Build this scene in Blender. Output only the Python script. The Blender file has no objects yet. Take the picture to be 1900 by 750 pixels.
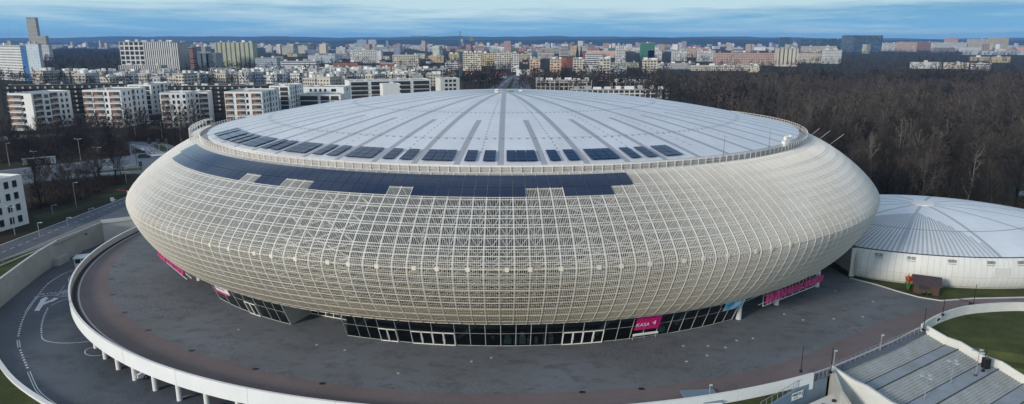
import bpy, bmesh, math, random
import numpy as np
from mathutils import Vector, Matrix
from mathutils.geometry import tessellate_polygon

R = math.radians
PI = math.pi
random.seed(7)
rng = np.random.default_rng(7)
C = bpy.context.scene.collection
scene = bpy.context.scene

# ------------------------------------------------------------------ camera numbers
FP, PITCH, CAMX, CAMY, CAMZ = 1267.0, R(13.3), 1.6, -146.0, 42.4
cp, sp = math.cos(PITCH), math.sin(PITCH)

def G(px, py, z=0.0):
    """ground point (at height z) seen at a place of the photograph"""
    u, v = px - 950, py - 375
    fw = FP * cp - v * sp
    dn = FP * sp + v * cp
    t = (CAMZ - z) / dn
    return (CAMX + u * t, CAMY + fw * t)

def PJ(x, y, z):
    dx, dy, dz = x - CAMX, y - CAMY, z - CAMZ
    d = dy * cp - dz * sp
    up = dy * sp + dz * cp
    return 950 + FP * dx / d, 375 - FP * up / d

def HT(px, yb, yt, z=0.0):
    """height of a vertical thing whose foot is at (px,yb) and top at yt"""
    x, y = G(px, yb, z)
    fwd = y - CAMY
    v = yt - 375
    return CAMZ - (FP * sp + v * cp) / (FP * cp - v * sp) * fwd

# ------------------------------------------------------------------ materials
def nmat(name):
    m = bpy.data.materials.new(name)
    m.use_nodes = True
    nt = m.node_tree
    b = nt.nodes['Principled BSDF']
    return m, nt, b

def N(nt, typ, **kw):
    n = nt.nodes.new(typ)
    for k, v in kw.items():
        if k.startswith('i_'):
            n.inputs[int(k[2:])].default_value = v
        else:
            setattr(n, k, v)
    return n

def mth(nt, op, a, b=None, c=None, clamp=False):
    n = nt.nodes.new('ShaderNodeMath')
    n.operation = op
    n.use_clamp = clamp
    for i, x in enumerate((a, b, c)):
        if x is None:
            continue
        if isinstance(x, (int, float)):
            n.inputs[i].default_value = x
        else:
            nt.links.new(x, n.inputs[i])
    return n.outputs[0]

def mixc(nt, f, a, b, mode='MIX'):
    n = nt.nodes.new('ShaderNodeMix')
    n.data_type = 'RGBA'
    n.blend_type = mode
    for i, x in ((0, f), (6, a), (7, b)):
        if isinstance(x, (int, float)):
            n.inputs[i].default_value = x
        elif isinstance(x, tuple):
            n.inputs[i].default_value = (x[0], x[1], x[2], 1)
        else:
            nt.links.new(x, n.inputs[i])
    return n.outputs[2]

def noise(nt, scale, detail=4, vec=None, rough=.6):
    n = nt.nodes.new('ShaderNodeTexNoise')
    n.inputs['Scale'].default_value = scale
    n.inputs['Detail'].default_value = detail
    n.inputs['Roughness'].default_value = rough
    if vec is not None:
        nt.links.new(vec, n.inputs['Vector'])
    return n.outputs['Fac']

def ramp(nt, f, a, b):
    n = nt.nodes.new('ShaderNodeMapRange')
    n.inputs[1].default_value = a
    n.inputs[2].default_value = b
    nt.links.new(f, n.inputs[0])
    return n.outputs[0]

def objco(nt):
    return nt.nodes.new('ShaderNodeTexCoord').outputs['Object']

def mapping(nt, vec, sc=(1, 1, 1), rot=(0, 0, 0)):
    n = nt.nodes.new('ShaderNodeMapping')
    n.inputs['Scale'].default_value = sc
    n.inputs['Rotation'].default_value = rot
    nt.links.new(vec, n.inputs['Vector'])
    return n.outputs[0]

def plain(name, col, rough=.7, var=.18, scale=.6, spec=.3, metal=0.0, bump=0.0):
    m, nt, b = nmat(name)
    v = objco(nt)
    f = noise(nt, scale, 5, v)
    f2 = noise(nt, scale * 9, 3, v)
    k = mth(nt, 'ADD', mth(nt, 'MULTIPLY', f, .7), mth(nt, 'MULTIPLY', f2, .3))
    k = ramp(nt, k, .3, .7)
    lo = tuple(c * (1 - var) for c in col)
    hi = tuple(min(1, c * (1 + var)) for c in col)
    nt.links.new(mixc(nt, k, lo, hi), b.inputs['Base Color'])
    b.inputs['Roughness'].default_value = rough
    b.inputs['Specular IOR Level'].default_value = spec
    b.inputs['Metallic'].default_value = metal
    if bump:
        bn = nt.nodes.new('ShaderNodeBump')
        bn.inputs['Strength'].default_value = bump
        nt.links.new(f2, bn.inputs['Height'])
        nt.links.new(bn.outputs[0], b.inputs['Normal'])
    return m

M = {}
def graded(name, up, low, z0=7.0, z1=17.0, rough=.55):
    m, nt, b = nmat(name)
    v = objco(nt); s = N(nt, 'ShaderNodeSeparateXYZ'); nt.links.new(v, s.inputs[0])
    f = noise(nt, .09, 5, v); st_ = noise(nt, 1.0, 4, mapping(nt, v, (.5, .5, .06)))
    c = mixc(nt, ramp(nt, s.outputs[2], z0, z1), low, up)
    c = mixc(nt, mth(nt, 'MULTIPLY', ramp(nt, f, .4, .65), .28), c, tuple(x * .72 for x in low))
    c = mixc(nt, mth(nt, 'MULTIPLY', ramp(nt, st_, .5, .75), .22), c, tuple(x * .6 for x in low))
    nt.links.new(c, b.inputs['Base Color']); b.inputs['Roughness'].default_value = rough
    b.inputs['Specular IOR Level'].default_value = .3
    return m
M['white_steel'] = plain('white_steel', (.78, .755, .70), .5, .10, .12)
M['fin'] = plain('fin', (.69, .655, .59), .55, .14, .08)
M['cream'] = plain('cream', (.70, .60, .44), .6, .12, .1)
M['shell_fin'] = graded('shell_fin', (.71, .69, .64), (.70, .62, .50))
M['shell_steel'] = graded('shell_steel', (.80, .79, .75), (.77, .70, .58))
M['tan'] = plain('tan', (.62, .53, .38), .7, .08, .3)
M['concrete'] = plain('concrete', (.40, .40, .37), .85, .16, .35)
M['pale_concrete'] = plain('pale_concrete', (.60, .60, .56), .8, .12, .3)
M['white_paint'] = plain('white_paint', (.74, .74, .72), .6, .06, .3)
M['dark_metal'] = plain('dark_metal', (.03, .03, .035), .5, .2, 1)
M['grey_metal'] = plain('grey_metal', (.33, .34, .35), .45, .1, 1, metal=.3)
M['black'] = plain('black', (.015, .015, .017), .4, .2, 1)
M['magenta'] = plain('magenta', (.62, .012, .17), .45, .05, 1)
M['pink'] = plain('pink', (.70, .10, .28), .45, .05, 1)
M['red_panel'] = plain('red_panel', (.35, .006, .03), .5, .05, 1)
M['lawn'] = plain('lawn', (.060, .072, .025), .95, .4, .25, spec=.1)
M['verge'] = plain('verge_grass', (.042, .045, .022), .95, .45, .12, spec=.1)
M['kerb'] = plain('kerb', (.52, .52, .51), .8, .1, .5)
M['line'] = plain('line', (.62, .64, .66), .7, .25, 2.5)
M['brown_wood'] = plain('brown_wood', (.075, .045, .032), .8, .3, 2)
M['brown_roof'] = plain('brown_roof', (.055, .042, .045), .8, .2, 2)
M['orange'] = plain('orange', (.42, .09, .03), .5, .1, 2)
M['leaf_green'] = plain('leaf_green', (.06, .15, .03), .7, .3, 2)
M['roof_grey'] = plain('roof_grey', (.36, .36, .35), .85, .25, .15)
M['roof_pale'] = plain('roof_pale', (.55, .54, .5), .85, .25, .12)
M['roof_dark'] = plain('roof_dark', (.026, .027, .03), .8, .25, .15)
M['roof_red'] = plain('roof_red', (.19, .06, .045), .8, .25, .3)
M['brick'] = plain('brick', (.25, .10, .06), .85, .25, .4)
M['green_net'] = plain('green_net', (.03, .16, .10), .8, .2, .3)
M['yellow_paint'] = plain('yellow_paint', (.65, .5, .02), .6, .1, 1)
M['car_white'] = plain('car_white', (.75, .76, .78), .25, .03, 1, spec=.5)
M['car_dark'] = plain('car_dark', (.03, .035, .045), .25, .05, 1, spec=.5)
M['car_red'] = plain('car_red', (.30, .02, .02), .25, .05, 1, spec=.5)
M['blue_panel'] = plain('blue_panel', (.17, .24, .30), .6, .12, .4)
M['crane_paint'] = plain('crane_paint', (.10, .22, .26), .6, .1, 1)
M['crane_yellow'] = plain('crane_yellow', (.25, .24, .18), .6, .1, 1)
M['wood_balcony'] = plain('wood_balcony', (.20, .10, .06), .7, .3, .6)
M['opening'] = plain('opening', (.045, .045, .045), .5, .5, .5)  # dark tone stands in for the shade inside balcony recesses
M['blue_strip'] = plain('blue_strip', (.03, .20, .38), .6, .05, .5)
M['lamp_disc'] = plain('lamp_disc', (.38, .46, .49), .4, .05, 1)

# dark bronze / navy glass
def glassmat(name, col, rough=.08):
    m, nt, b = nmat(name)
    b.inputs['Base Color'].default_value = (*col, 1)
    b.inputs['Roughness'].default_value = rough
    b.inputs['Specular IOR Level'].default_value = .6
    return m
M['dark_glass'] = glassmat('dark_glass', (.02, .027, .03))
M['car_glass'] = glassmat('car_glass', (.015, .02, .025))

# see-through tinted glazing of the concourse
m = bpy.data.materials.new('tinted_glazing'); m.use_nodes = True
nt = m.node_tree; nt.nodes.clear()
o = N(nt, 'ShaderNodeOutputMaterial')
gl = N(nt, 'ShaderNodeBsdfGlossy'); gl.inputs['Roughness'].default_value = .03
tr = N(nt, 'ShaderNodeBsdfTransparent'); tr.inputs['Color'].default_value = (.58, .68, .66, 1)
fr = N(nt, 'ShaderNodeFresnel'); fr.inputs['IOR'].default_value = 1.5
mx = N(nt, 'ShaderNodeMixShader')
nt.links.new(fr.outputs[0], mx.inputs[0]); nt.links.new(tr.outputs[0], mx.inputs[1]); nt.links.new(gl.outputs[0], mx.inputs[2])
nt.links.new(mx.outputs[0], o.inputs['Surface'])
M['glazing'] = m

# photovoltaic panels
m, nt, b = nmat('solar_cells')
v = objco(nt)
f = noise(nt, .15, 2, v)
nt.links.new(mixc(nt, f, (.004, .013, .040), (.007, .022, .062)), b.inputs['Base Color'])
b.inputs['Roughness'].default_value = .12
b.inputs['Specular IOR Level'].default_value = .6
b.inputs['Coat Weight'].default_value = .35
b.inputs['Coat IOR'].default_value = 1.6
b.inputs['Coat Roughness'].default_value = .08
b.inputs['Coat Tint'].default_value = (.75, .88, 1, 1)
M['solar'] = m

# dome membrane: pale sheet with grey radial seams, ring seams and dotted anchor lines
def dome_mat(name, A, B, nb, base, seam, short=True, seamw=.85, stripes=False):
    m, nt, b = nmat(name)
    v = objco(nt)
    s = N(nt, 'ShaderNodeSeparateXYZ'); nt.links.new(v, s.inputs[0])
    xn = mth(nt, 'DIVIDE', s.outputs[0], A)
    yn = mth(nt, 'DIVIDE', s.outputs[1], B)
    rho = mth(nt, 'SQRT', mth(nt, 'ADD', mth(nt, 'MULTIPLY', xn, xn), mth(nt, 'MULTIPLY', yn, yn)))
    ang = mth(nt, 'ARCTAN2', yn, xn)
    k = mth(nt, 'MULTIPLY', mth(nt, 'ADD', ang, PI / 2 + 4 * PI), nb / (2 * PI))
    def band(kk, rate, width, lim0, lim1):
        fr = mth(nt, 'FRACT', mth(nt, 'ADD', kk, .5))
        d = mth(nt, 'ABSOLUTE', mth(nt, 'SUBTRACT', fr, .5))
        dm = mth(nt, 'MULTIPLY', mth(nt, 'MULTIPLY', d, rho), rate)
        on = mth(nt, 'LESS_THAN', dm, width)
        on = mth(nt, 'MULTIPLY', on, mth(nt, 'GREATER_THAN', rho, lim0))
        return mth(nt, 'MULTIPLY', on, mth(nt, 'LESS_THAN', rho, lim1))
    per = 2 * PI * (A + B) / 2
    k2 = mth(nt, 'MULTIPLY', k, .5)
    longb = band(k2, per / (nb / 2), seamw / 2, .03, 2)
    mask = longb
    if short:
        k3 = mth(nt, 'ADD', k2, .5)
        mask = mth(nt, 'MAXIMUM', mask, band(k3, per / (nb / 2), seamw / 2, .62, 2))
        # dotted lines half-way between every second pair of bands, dots along the radius
        k4 = mth(nt, 'ADD', k2, .25)
        dl = band(k4, per / (nb / 2), .11, .28, .93)
        dots = mth(nt, 'LESS_THAN', mth(nt, 'FRACT', mth(nt, 'MULTIPLY', rho, B / 1.3)), .42)
        dl = mth(nt, 'MULTIPLY', dl, dots)
        # ring seams
        rs = None
        for rr in (.52, .80):
            d = mth(nt, 'ABSOLUTE', mth(nt, 'SUBTRACT', rho, rr))
            r1 = mth(nt, 'LESS_THAN', d, .0028)
            adot = mth(nt, 'LESS_THAN', mth(nt, 'FRACT', mth(nt, 'MULTIPLY', k, 4.0)), .34)
            r2 = mth(nt, 'MULTIPLY', mth(nt, 'LESS_THAN', mth(nt, 'ABSOLUTE', mth(nt, 'SUBTRACT', rho, rr + .007)), .004), adot)
            rr_ = mth(nt, 'ADD', mth(nt, 'MULTIPLY', r1, .25), mth(nt, 'MULTIPLY', r2, .9), clamp=True)
            rs = rr_ if rs is None else mth(nt, 'MAXIMUM', rs, rr_)
    else:
        d = mth(nt, 'ABSOLUTE', mth(nt, 'SUBTRACT', rho, .62))
        rs = mth(nt, 'LESS_THAN', d, .004)
        dl = rs
    # fine panel joints
    fj = mth(nt, 'LESS_THAN', mth(nt, 'FRACT', mth(nt, 'MULTIPLY', rho, B / 2.1)), .045)
    nf = noise(nt, .12, 6, v)
    nf2 = noise(nt, 1.3, 4, v)
    col = mixc(nt, ramp(nt, nf, .3, .7), tuple(c * .9 for c in base), tuple(min(1, c * 1.06) for c in base))
    col = mixc(nt, mth(nt, 'MULTIPLY', fj, .18), col, tuple(c * .6 for c in base))
    streak = noise(nt, 1.0, 3, mapping(nt, v, (.5, .05, .5)))
    col = mixc(nt, mth(nt, 'MULTIPLY', ramp(nt, streak, .45, .8), .25), col, tuple(c * .72 for c in base))
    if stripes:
        # darker sector with a stepped edge and radial stripes
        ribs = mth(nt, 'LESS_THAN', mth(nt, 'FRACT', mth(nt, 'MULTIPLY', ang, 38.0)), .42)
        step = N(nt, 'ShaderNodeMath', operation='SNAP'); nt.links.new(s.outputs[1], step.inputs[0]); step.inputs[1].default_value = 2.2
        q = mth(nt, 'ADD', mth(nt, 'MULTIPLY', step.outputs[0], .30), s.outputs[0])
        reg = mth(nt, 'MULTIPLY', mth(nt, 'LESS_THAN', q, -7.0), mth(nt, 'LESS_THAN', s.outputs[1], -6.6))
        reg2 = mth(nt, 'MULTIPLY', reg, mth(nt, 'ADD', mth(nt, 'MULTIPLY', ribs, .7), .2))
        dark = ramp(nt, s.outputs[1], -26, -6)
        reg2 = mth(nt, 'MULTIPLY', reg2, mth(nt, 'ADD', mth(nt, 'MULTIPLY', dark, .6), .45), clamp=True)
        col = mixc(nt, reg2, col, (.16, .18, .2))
    col = mixc(nt, mth(nt, 'MULTIPLY', mask, .9), col, seam)
    col = mixc(nt, rs, col, tuple(c * .55 for c in seam))
    col = mixc(nt, mth(nt, 'MULTIPLY', dl, .7), col, tuple(c * .5 for c in seam))
    nt.links.new(col, b.inputs['Base Color'])
    b.inputs['Roughness'].default_value = .42
    b.inputs['Specular IOR Level'].default_value = .45
    nt.links.new(ramp(nt, nf2, 0, 1), b.inputs['Coat Roughness'])
    return m

# asphalt of the deck and roads: patched, stained
def asphalt(name, col, stain=.5, sc=.06, tint=(.9, .95, 1.05)):
    m, nt, b = nmat(name)
    v = objco(nt)
    big = noise(nt, sc, 5, v)
    mid = noise(nt, sc * 5, 7, mapping(nt, v, (1, 1.5, 1), (0, 0, .5)), .72)
    fine = noise(nt, 9, 3, v)
    dots = noise(nt, 2.2, 5, mapping(nt, v, (1, 2.0, 1), (0, 0, -.3)), .75)
    c1 = mixc(nt, ramp(nt, big, .35, .65), tuple(c * .82 for c in col), tuple(c * t * 1.15 for c, t in zip(col, tint)))
    c2 = mixc(nt, mth(nt, 'MULTIPLY', ramp(nt, mid, .50, .64), stain), c1, tuple(c * .58 for c in col))
    wet = mth(nt, 'MULTIPLY', ramp(nt, dots, .50, .60), ramp(nt, noise(nt, .045, 4, mapping(nt, v, (1, 1.7, 1))), .46, .58))
    c3 = mixc(nt, mth(nt, 'MULTIPLY', wet, stain), c2, tuple(c * .35 for c in col))
    c4 = mixc(nt, mth(nt, 'MULTIPLY', fine, .25), c3, tuple(c * 1.6 for c in col))
    nt.links.new(c4, b.inputs['Base Color'])
    b.inputs['Roughness'].default_value = .75
    b.inputs['Specular IOR Level'].default_value = .3
    return m
M['asphalt'] = asphalt('asphalt', (.155, .162, .168), 1.0)
M['brown_asphalt'] = asphalt('brown_asphalt', (.165, .132, .124), .35)
M['road'] = asphalt('road', (.098, .108, .12), .8)
M['road_far'] = asphalt('road_far', (.12, .135, .155), .35)
M['plaza'] = asphalt('plaza', (.19, .185, .175), .3, .1)

# city ground: scrub, bare soil, dull grass
m, nt, b = nmat('ground')
v = objco(nt)
a1 = noise(nt, .012, 6, v); a2 = noise(nt, .12, 6, v); a3 = noise(nt, 1.4, 4, v)
c = mixc(nt, ramp(nt, a1, .42, .58), (.045, .038, .028), (.045, .05, .024))
c = mixc(nt, ramp(nt, a2, .45, .7), c, (.06, .047, .032))
c = mixc(nt, mth(nt, 'MULTIPLY', a3, .5), c, (.025, .022, .018))
nt.links.new(c, b.inputs['Base Color']); b.inputs['Roughness'].default_value = 1; b.inputs['Specular IOR Level'].default_value = .05
M['ground'] = m
m, nt, b = nmat('hill_forest')
v = objco(nt)
c = mixc(nt, ramp(nt, noise(nt, .002, 6, v), .4, .6), (.022, .035, .03), (.05, .055, .035))
nt.links.new(c, b.inputs['Base Color']); b.inputs['Roughness'].default_value = 1; b.inputs['Specular IOR Level'].default_value = 0
M['hill'] = m

# bark of the leafless trees, each tree its own shade
m, nt, b = nmat('bark')
oi = N(nt, 'ShaderNodeObjectInfo')
v = objco(nt)
f = noise(nt, .03, 5, v)
k = mth(nt, 'ADD', mth(nt, 'MULTIPLY', oi.outputs['Random'], .45), mth(nt, 'MULTIPLY', ramp(nt, f, .35, .65), .55))
c = mixc(nt, ramp(nt, k, .25, .8), (.024, .022, .020), (.108, .092, .078))
nt.links.new(c, b.inputs['Base Color']); b.inputs['Roughness'].default_value = .95; b.inputs['Specular IOR Level'].default_value = .05
M['bark'] = m
M['bark_pale'] = plain('bark_pale', (.15, .135, .115), .9, .2, .3, spec=.05)
M['scrub'] = plain('scrub', (.06, .045, .033), .95, .3, .1, spec=.05)
M['conifer'] = plain('conifer', (.016, .028, .014), .9, .3, .3, spec=.1)

# facades: wall colour from the object's own colour, window layout from UV in metres
def facade(name, cw, ch, ww, wh, glass=(.035, .045, .055), dens=1.0, rails=False):
    m, nt, b = nmat(name)
    uv = nt.nodes.new('ShaderNodeTexCoord').outputs['UV']
    s = N(nt, 'ShaderNodeSeparateXYZ'); nt.links.new(uv, s.inputs[0])
    u = mth(nt, 'DIVIDE', s.outputs[0], cw); w = mth(nt, 'DIVIDE', s.outputs[1], ch)
    fu = mth(nt, 'FRACT', u); fw = mth(nt, 'FRACT', w)
    iu = mth(nt, 'LESS_THAN', mth(nt, 'ABSOLUTE', mth(nt, 'SUBTRACT', fu, .5)), ww / cw / 2)
    iw = mth(nt, 'LESS_THAN', mth(nt, 'ABSOLUTE', mth(nt, 'SUBTRACT', fw, .52)), wh / ch / 2)
    win = mth(nt, 'MULTIPLY', iu, iw)
    cmb = N(nt, 'ShaderNodeCombineXYZ')
    nt.links.new(mth(nt, 'FLOOR', u), cmb.inputs[0]); nt.links.new(mth(nt, 'FLOOR', w), cmb.inputs[1])
    oi = N(nt, 'ShaderNodeObjectInfo'); nt.links.new(oi.outputs['Random'], cmb.inputs[2])
    wn = N(nt, 'ShaderNodeTexWhiteNoise'); nt.links.new(cmb.outputs[0], wn.inputs['Vector'])
    win = mth(nt, 'MULTIPLY', win, mth(nt, 'LESS_THAN', wn.outputs['Value'], dens))
    g = mixc(nt, mth(nt, 'POWER', wn.outputs['Value'], 3.0), glass, tuple(min(1, q * 3 + .03) for q in glass))
    v = objco(nt)
    dirt = ramp(nt, noise(nt, .09, 5, v), .3, .8)
    wall = mixc(nt, mth(nt, 'MULTIPLY', dirt, .35), oi.outputs['Color'], (.22, .21, .2))
    if rails:
        low = mth(nt, 'MULTIPLY', win, mth(nt, 'LESS_THAN', fw, .42))
        g = mixc(nt, low, g, tuple(.25 for _ in range(3)))
    col = mixc(nt, win, wall, g)
    nt.links.new(col, b.inputs['Base Color'])
    nt.links.new(mth(nt, 'SUBTRACT', .8, mth(nt, 'MULTIPLY', win, .6)), b.inputs['Roughness'])
    b.inputs['Specular IOR Level'].default_value = .35
    return m
FAC = {
    'punch': facade('facade_punched', 3.0, 2.9, 1.5, 1.4),
    'dense': facade('facade_dense', 2.2, 2.9, 1.3, 1.5),
    'loggia': facade('facade_loggia', 3.6, 2.9, 2.5, 1.7, (.05, .045, .042), .92, True),
    'band': facade('facade_band', 60.0, 3.1, 59.0, 1.4, (.035, .035, .04)),
    'vstripe': facade('facade_vstripe', 2.6, 90, 1.15, 88, (.02, .02, .022)),
    'grid': facade('facade_grid', 6.2, 6.0, 4.7, 4.4, (.03, .03, .033)),
    'column': facade('facade_column', 7.0, 90, 2.2, 88, (.10, .095, .085)),
    'glass': facade('facade_glass', 4.0, 3.6, 3.7, 3.3, (.03, .055, .075)),
    'frame': facade('facade_frame', 4.0, 3.6, 3.2, 2.7, (.03, .035, .04)),
    'plainw': facade('facade_plain', 6.0, 3.0, .9, 1.0, (.05, .05, .05), .5),
}

# ------------------------------------------------------------------ object helpers
def thing(name, label, cat, loc=(0, 0, 0), rotz=0, group=None):
    o = bpy.data.objects.new(name, None)
    o.empty_display_size = .5
    C.objects.link(o)
    o.location = loc
    o.rotation_euler = (0, 0, rotz)
    o['label'] = label
    o['category'] = cat
    if group:
        o['group'] = group
    return o

def tag(o, label, cat, group=None, kind=None):
    o['label'] = label
    o['category'] = cat
    if group: o['group'] = group
    if kind: o['kind'] = kind
    return o

def np_mesh(name, V, F, mat=None, uv=None):
    """F: (m,4) or (m,3) array"""
    V = np.asarray(V, dtype=np.float32).reshape(-1, 3)
    F = np.asarray(F, dtype=np.int32)
    me = bpy.data.meshes.new(name)
    me.vertices.add(len(V)); me.vertices.foreach_set('co', V.ravel())
    k = F.shape[1]
    me.loops.add(F.size); me.loops.foreach_set('vertex_index', F.ravel())
    me.polygons.add(len(F)); me.polygons.foreach_set('loop_start', np.arange(0, F.size, k, dtype=np.int32))
    me.update(calc_edges=True)
    if mat: me.materials.append(mat)
    return me

def link(name, me, parent=None, loc=None):
    o = bpy.data.objects.new(name, me)
    C.objects.link(o)
    if parent: o.parent = parent
    if loc is not None: o.location = loc
    return o

class MB:
    def __init__(s):
        s.v = []; s.f = []; s.m = []; s.uv = []
    def face(s, pts, mi=0, uv=None):
        n = len(s.v)
        s.v += [tuple(p) for p in pts]
        s.f.append(tuple(range(n, n + len(pts)))); s.m.append(mi)
        s.uv.append(uv if uv else [(0, 0)] * len(pts))
    def box(s, cx, cy, cz, sx, sy, sz, rz=0, mi=0, bottom=True):
        """centre of base cz"""
        c_, s_ = math.cos(rz), math.sin(rz)
        P = []
        for dz in (0, sz):
            for dx, dy in ((-1, -1), (1, -1), (1, 1), (-1, 1)):
                x, y = dx * sx / 2, dy * sy / 2
                P.append((cx + x * c_ - y * s_, cy + x * s_ + y * c_, cz + dz))
        fs = [(0, 1, 5, 4), (1, 2, 6, 5), (2, 3, 7, 6), (3, 0, 4, 7), (4, 5, 6, 7)]
        if bottom: fs.append((3, 2, 1, 0))
        n = len(s.v); s.v += P
        for f in fs:
            s.f.append(tuple(n + i for i in f)); s.m.append(mi); s.uv.append([(0, 0)] * 4)
    def prism(s, pts, z0, z1, mi=0, top=True, bottom=False, topmi=None):
        n = len(pts); d = 0.0
        ar = sum(pts[i][0] * pts[(i + 1) % n][1] - pts[(i + 1) % n][0] * pts[i][1] for i in range(n))
        if ar < 0: pts = pts[::-1]
        for i in range(n):
            a, b = pts[i], pts[(i + 1) % n]
            L = math.hypot(b[0] - a[0], b[1] - a[1])
            s.face([(a[0], a[1], z0), (b[0], b[1], z0), (b[0], b[1], z1), (a[0], a[1], z1)], mi,
                   [(d, 0), (d + L, 0), (d + L, z1 - z0), (d, z1 - z0)])
            d += L
        if top: s.face([(p[0], p[1], z1) for p in pts], mi if topmi is None else topmi)
        if bottom: s.face([(p[0], p[1], z0) for p in pts[::-1]], mi)
    def bar(s, a, b, r, sides=6, r2=None, cap=True, mi=0):
        a = Vector(a); b = Vector(b); d = (b - a)
        if d.length < 1e-6: return
        d.normalize()
        up = Vector((0, 0, 1)) if abs(d.z) < .95 else Vector((1, 0, 0))
        e = d.cross(up).normalized(); g = d.cross(e)
        r2 = r if r2 is None else r2
        n = len(s.v)
        for (p, rr) in ((a, r), (b, r2)):
            for i in range(sides):
                t = 2 * PI * i / sides
                s.v.append(tuple(p + (e * math.cos(t) + g * math.sin(t)) * rr))
        for i in range(sides):
            j = (i + 1) % sides
            s.f.append((n + i, n + j, n + sides + j, n + sides + i)); s.m.append(mi); s.uv.append([(0, 0)] * 4)
        if cap:
            s.f.append(tuple(n + sides + i for i in range(sides))); s.m.append(mi); s.uv.append([(0, 0)] * sides)
            s.f.append(tuple(n + i for i in range(sides))[::-1]); s.m.append(mi); s.uv.append([(0, 0)] * sides)
    def mesh(s, name, mats):
        me = bpy.data.meshes.new(name)
        me.from_pydata(s.v, [], s.f)
        if not isinstance(mats, (list, tuple)): mats = [mats]
        for m_ in mats: me.materials.append(m_)
        me.polygons.foreach_set('material_index', s.m)
        ul = me.uv_layers.new(name='UVMap')
        flat = [c for f in s.uv for p in f for c in p]
        ul.data.foreach_set('uv', flat)
        me.update()
        return me
    def build(s, name, mats, parent=None, loc=None):
        return link(name, s.mesh(name, mats), parent, loc)

def sheet(name, pts, z, mat, kind='structure', thick=0):
    """flat polygon sheet"""
    me = bpy.data.meshes.new(name)
    vs = [(p[0], p[1], z) for p in pts]
    tri = tessellate_polygon([[Vector(v) for v in vs]])
    fs = []
    for t in tri:
        a, b, c_ = [Vector(vs[i]) for i in t]
        fs.append(t if (b - a).cross(c_ - a).z > 0 else t[::-1])
    me.from_pydata(vs, [], fs)
    me.materials.append(mat)
    o = link(name, me)
    if kind: o['kind'] = kind
    return o

def strip_pts(path, w, closed=False):
    """left and right offset points along a path of 2D points"""
    L = []; Rr = []
    n = len(path)
    for i in range(n):
        a = path[max(0, i - 1)]; b = path[min(n - 1, i + 1)]
        if closed:
            a = path[(i - 1) % n]; b = path[(i + 1) % n]
        d = (b[0] - a[0], b[1] - a[1]); l = math.hypot(*d) or 1
        nx, ny = -d[1] / l, d[0] / l
        L.append((path[i][0] + nx * w / 2, path[i][1] + ny * w / 2))
        Rr.append((path[i][0] - nx * w / 2, path[i][1] - ny * w / 2))
    return L, Rr

def add_line(mb, path, w, z, mi=0, closed=False):
    L, Rr = strip_pts(path, w, closed)
    n = len(path)
    for i in range(n if closed else n - 1):
        j = (i + 1) % n
        mb.face([(*Rr[i], z), (*Rr[j], z), (*L[j], z), (*L[i], z)], mi)

def resample(path, step):
    P = [Vector(p) for p in path]
    out = [P[0]]; acc = 0
    for a, b in zip(P[:-1], P[1:]):
        L = (b - a).length; t = step - acc
        while t <= L:
            out.append(a + (b - a) * (t / L)); t += step
        acc = L - (t - step)
    return [tuple(p) for p in out]

def smooth(path, it=2):
    for _ in range(it):
        q = [path[0]]
        for a, b in zip(path[:-1], path[1:]):
            q.append(tuple(.75 * x + .25 * y for x, y in zip(a, b)))
            q.append(tuple(.25 * x + .75 * y for x, y in zip(a, b)))
        q.append(path[-1]); path = q
    return path

def wall_along(mb, path, w, z0, z1, mi=0):
    """wall with thickness w along path; z0,z1 numbers or lists"""
    L, Rr = strip_pts(path, w)
    n = len(path)
    Z0 = z0 if isinstance(z0, list) else [z0] * n
    Z1 = z1 if isinstance(z1, list) else [z1] * n
    for i in range(n - 1):
        j = i + 1
        a0, a1, b0, b1 = L[i], L[j], Rr[i], Rr[j]
        mb.face([(*b0, Z1[i]), (*b1, Z1[j]), (*a1, Z1[j]), (*a0, Z1[i])], mi)
        mb.face([(*b0, Z0[i]), (*b1, Z0[j]), (*b1, Z1[j]), (*b0, Z1[i])], mi)
        mb.face([(*a1, Z0[j]), (*a0, Z0[i]), (*a0, Z1[i]), (*a1, Z1[j])], mi)
    for i in (0, n - 1):
        mb.face([(*L[i], Z0[i]), (*Rr[i], Z0[i]), (*Rr[i], Z1[i]), (*L[i], Z1[i])], mi)

def text_mesh(txt, size, ext=.01):
    cu = bpy.data.curves.new('lettering', 'FONT')
    cu.body = txt; cu.size = size; cu.extrude = ext
    cu.align_x = 'CENTER'; cu.align_y = 'CENTER'
    cu.resolution_u = 3
    to = bpy.data.objects.new('lettering', cu)
    C.objects.link(to)
    bpy.context.view_layer.update()
    me = bpy.data.meshes.new_from_object(to.evaluated_get(bpy.context.evaluated_depsgraph_get()))
    bpy.data.objects.remove(to); bpy.data.curves.remove(cu)
    return me

def text_obj(name, txt, size, mat, parent, M4, ext=.01):
    me = text_mesh(txt, size, ext)
    me.materials.clear(); me.materials.append(mat)
    o = link(name, me, parent)
    o.matrix_local = M4
    return o

def frame_m(o, x, y):
    """matrix with local x,y axes and origin"""
    x = Vector(x).normalized(); z = x.cross(Vector(y)).normalized(); y = z.cross(x)
    m4 = Matrix((x, y, z)).transposed().to_4x4(); m4.translation = Vector(o)
    return m4

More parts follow.
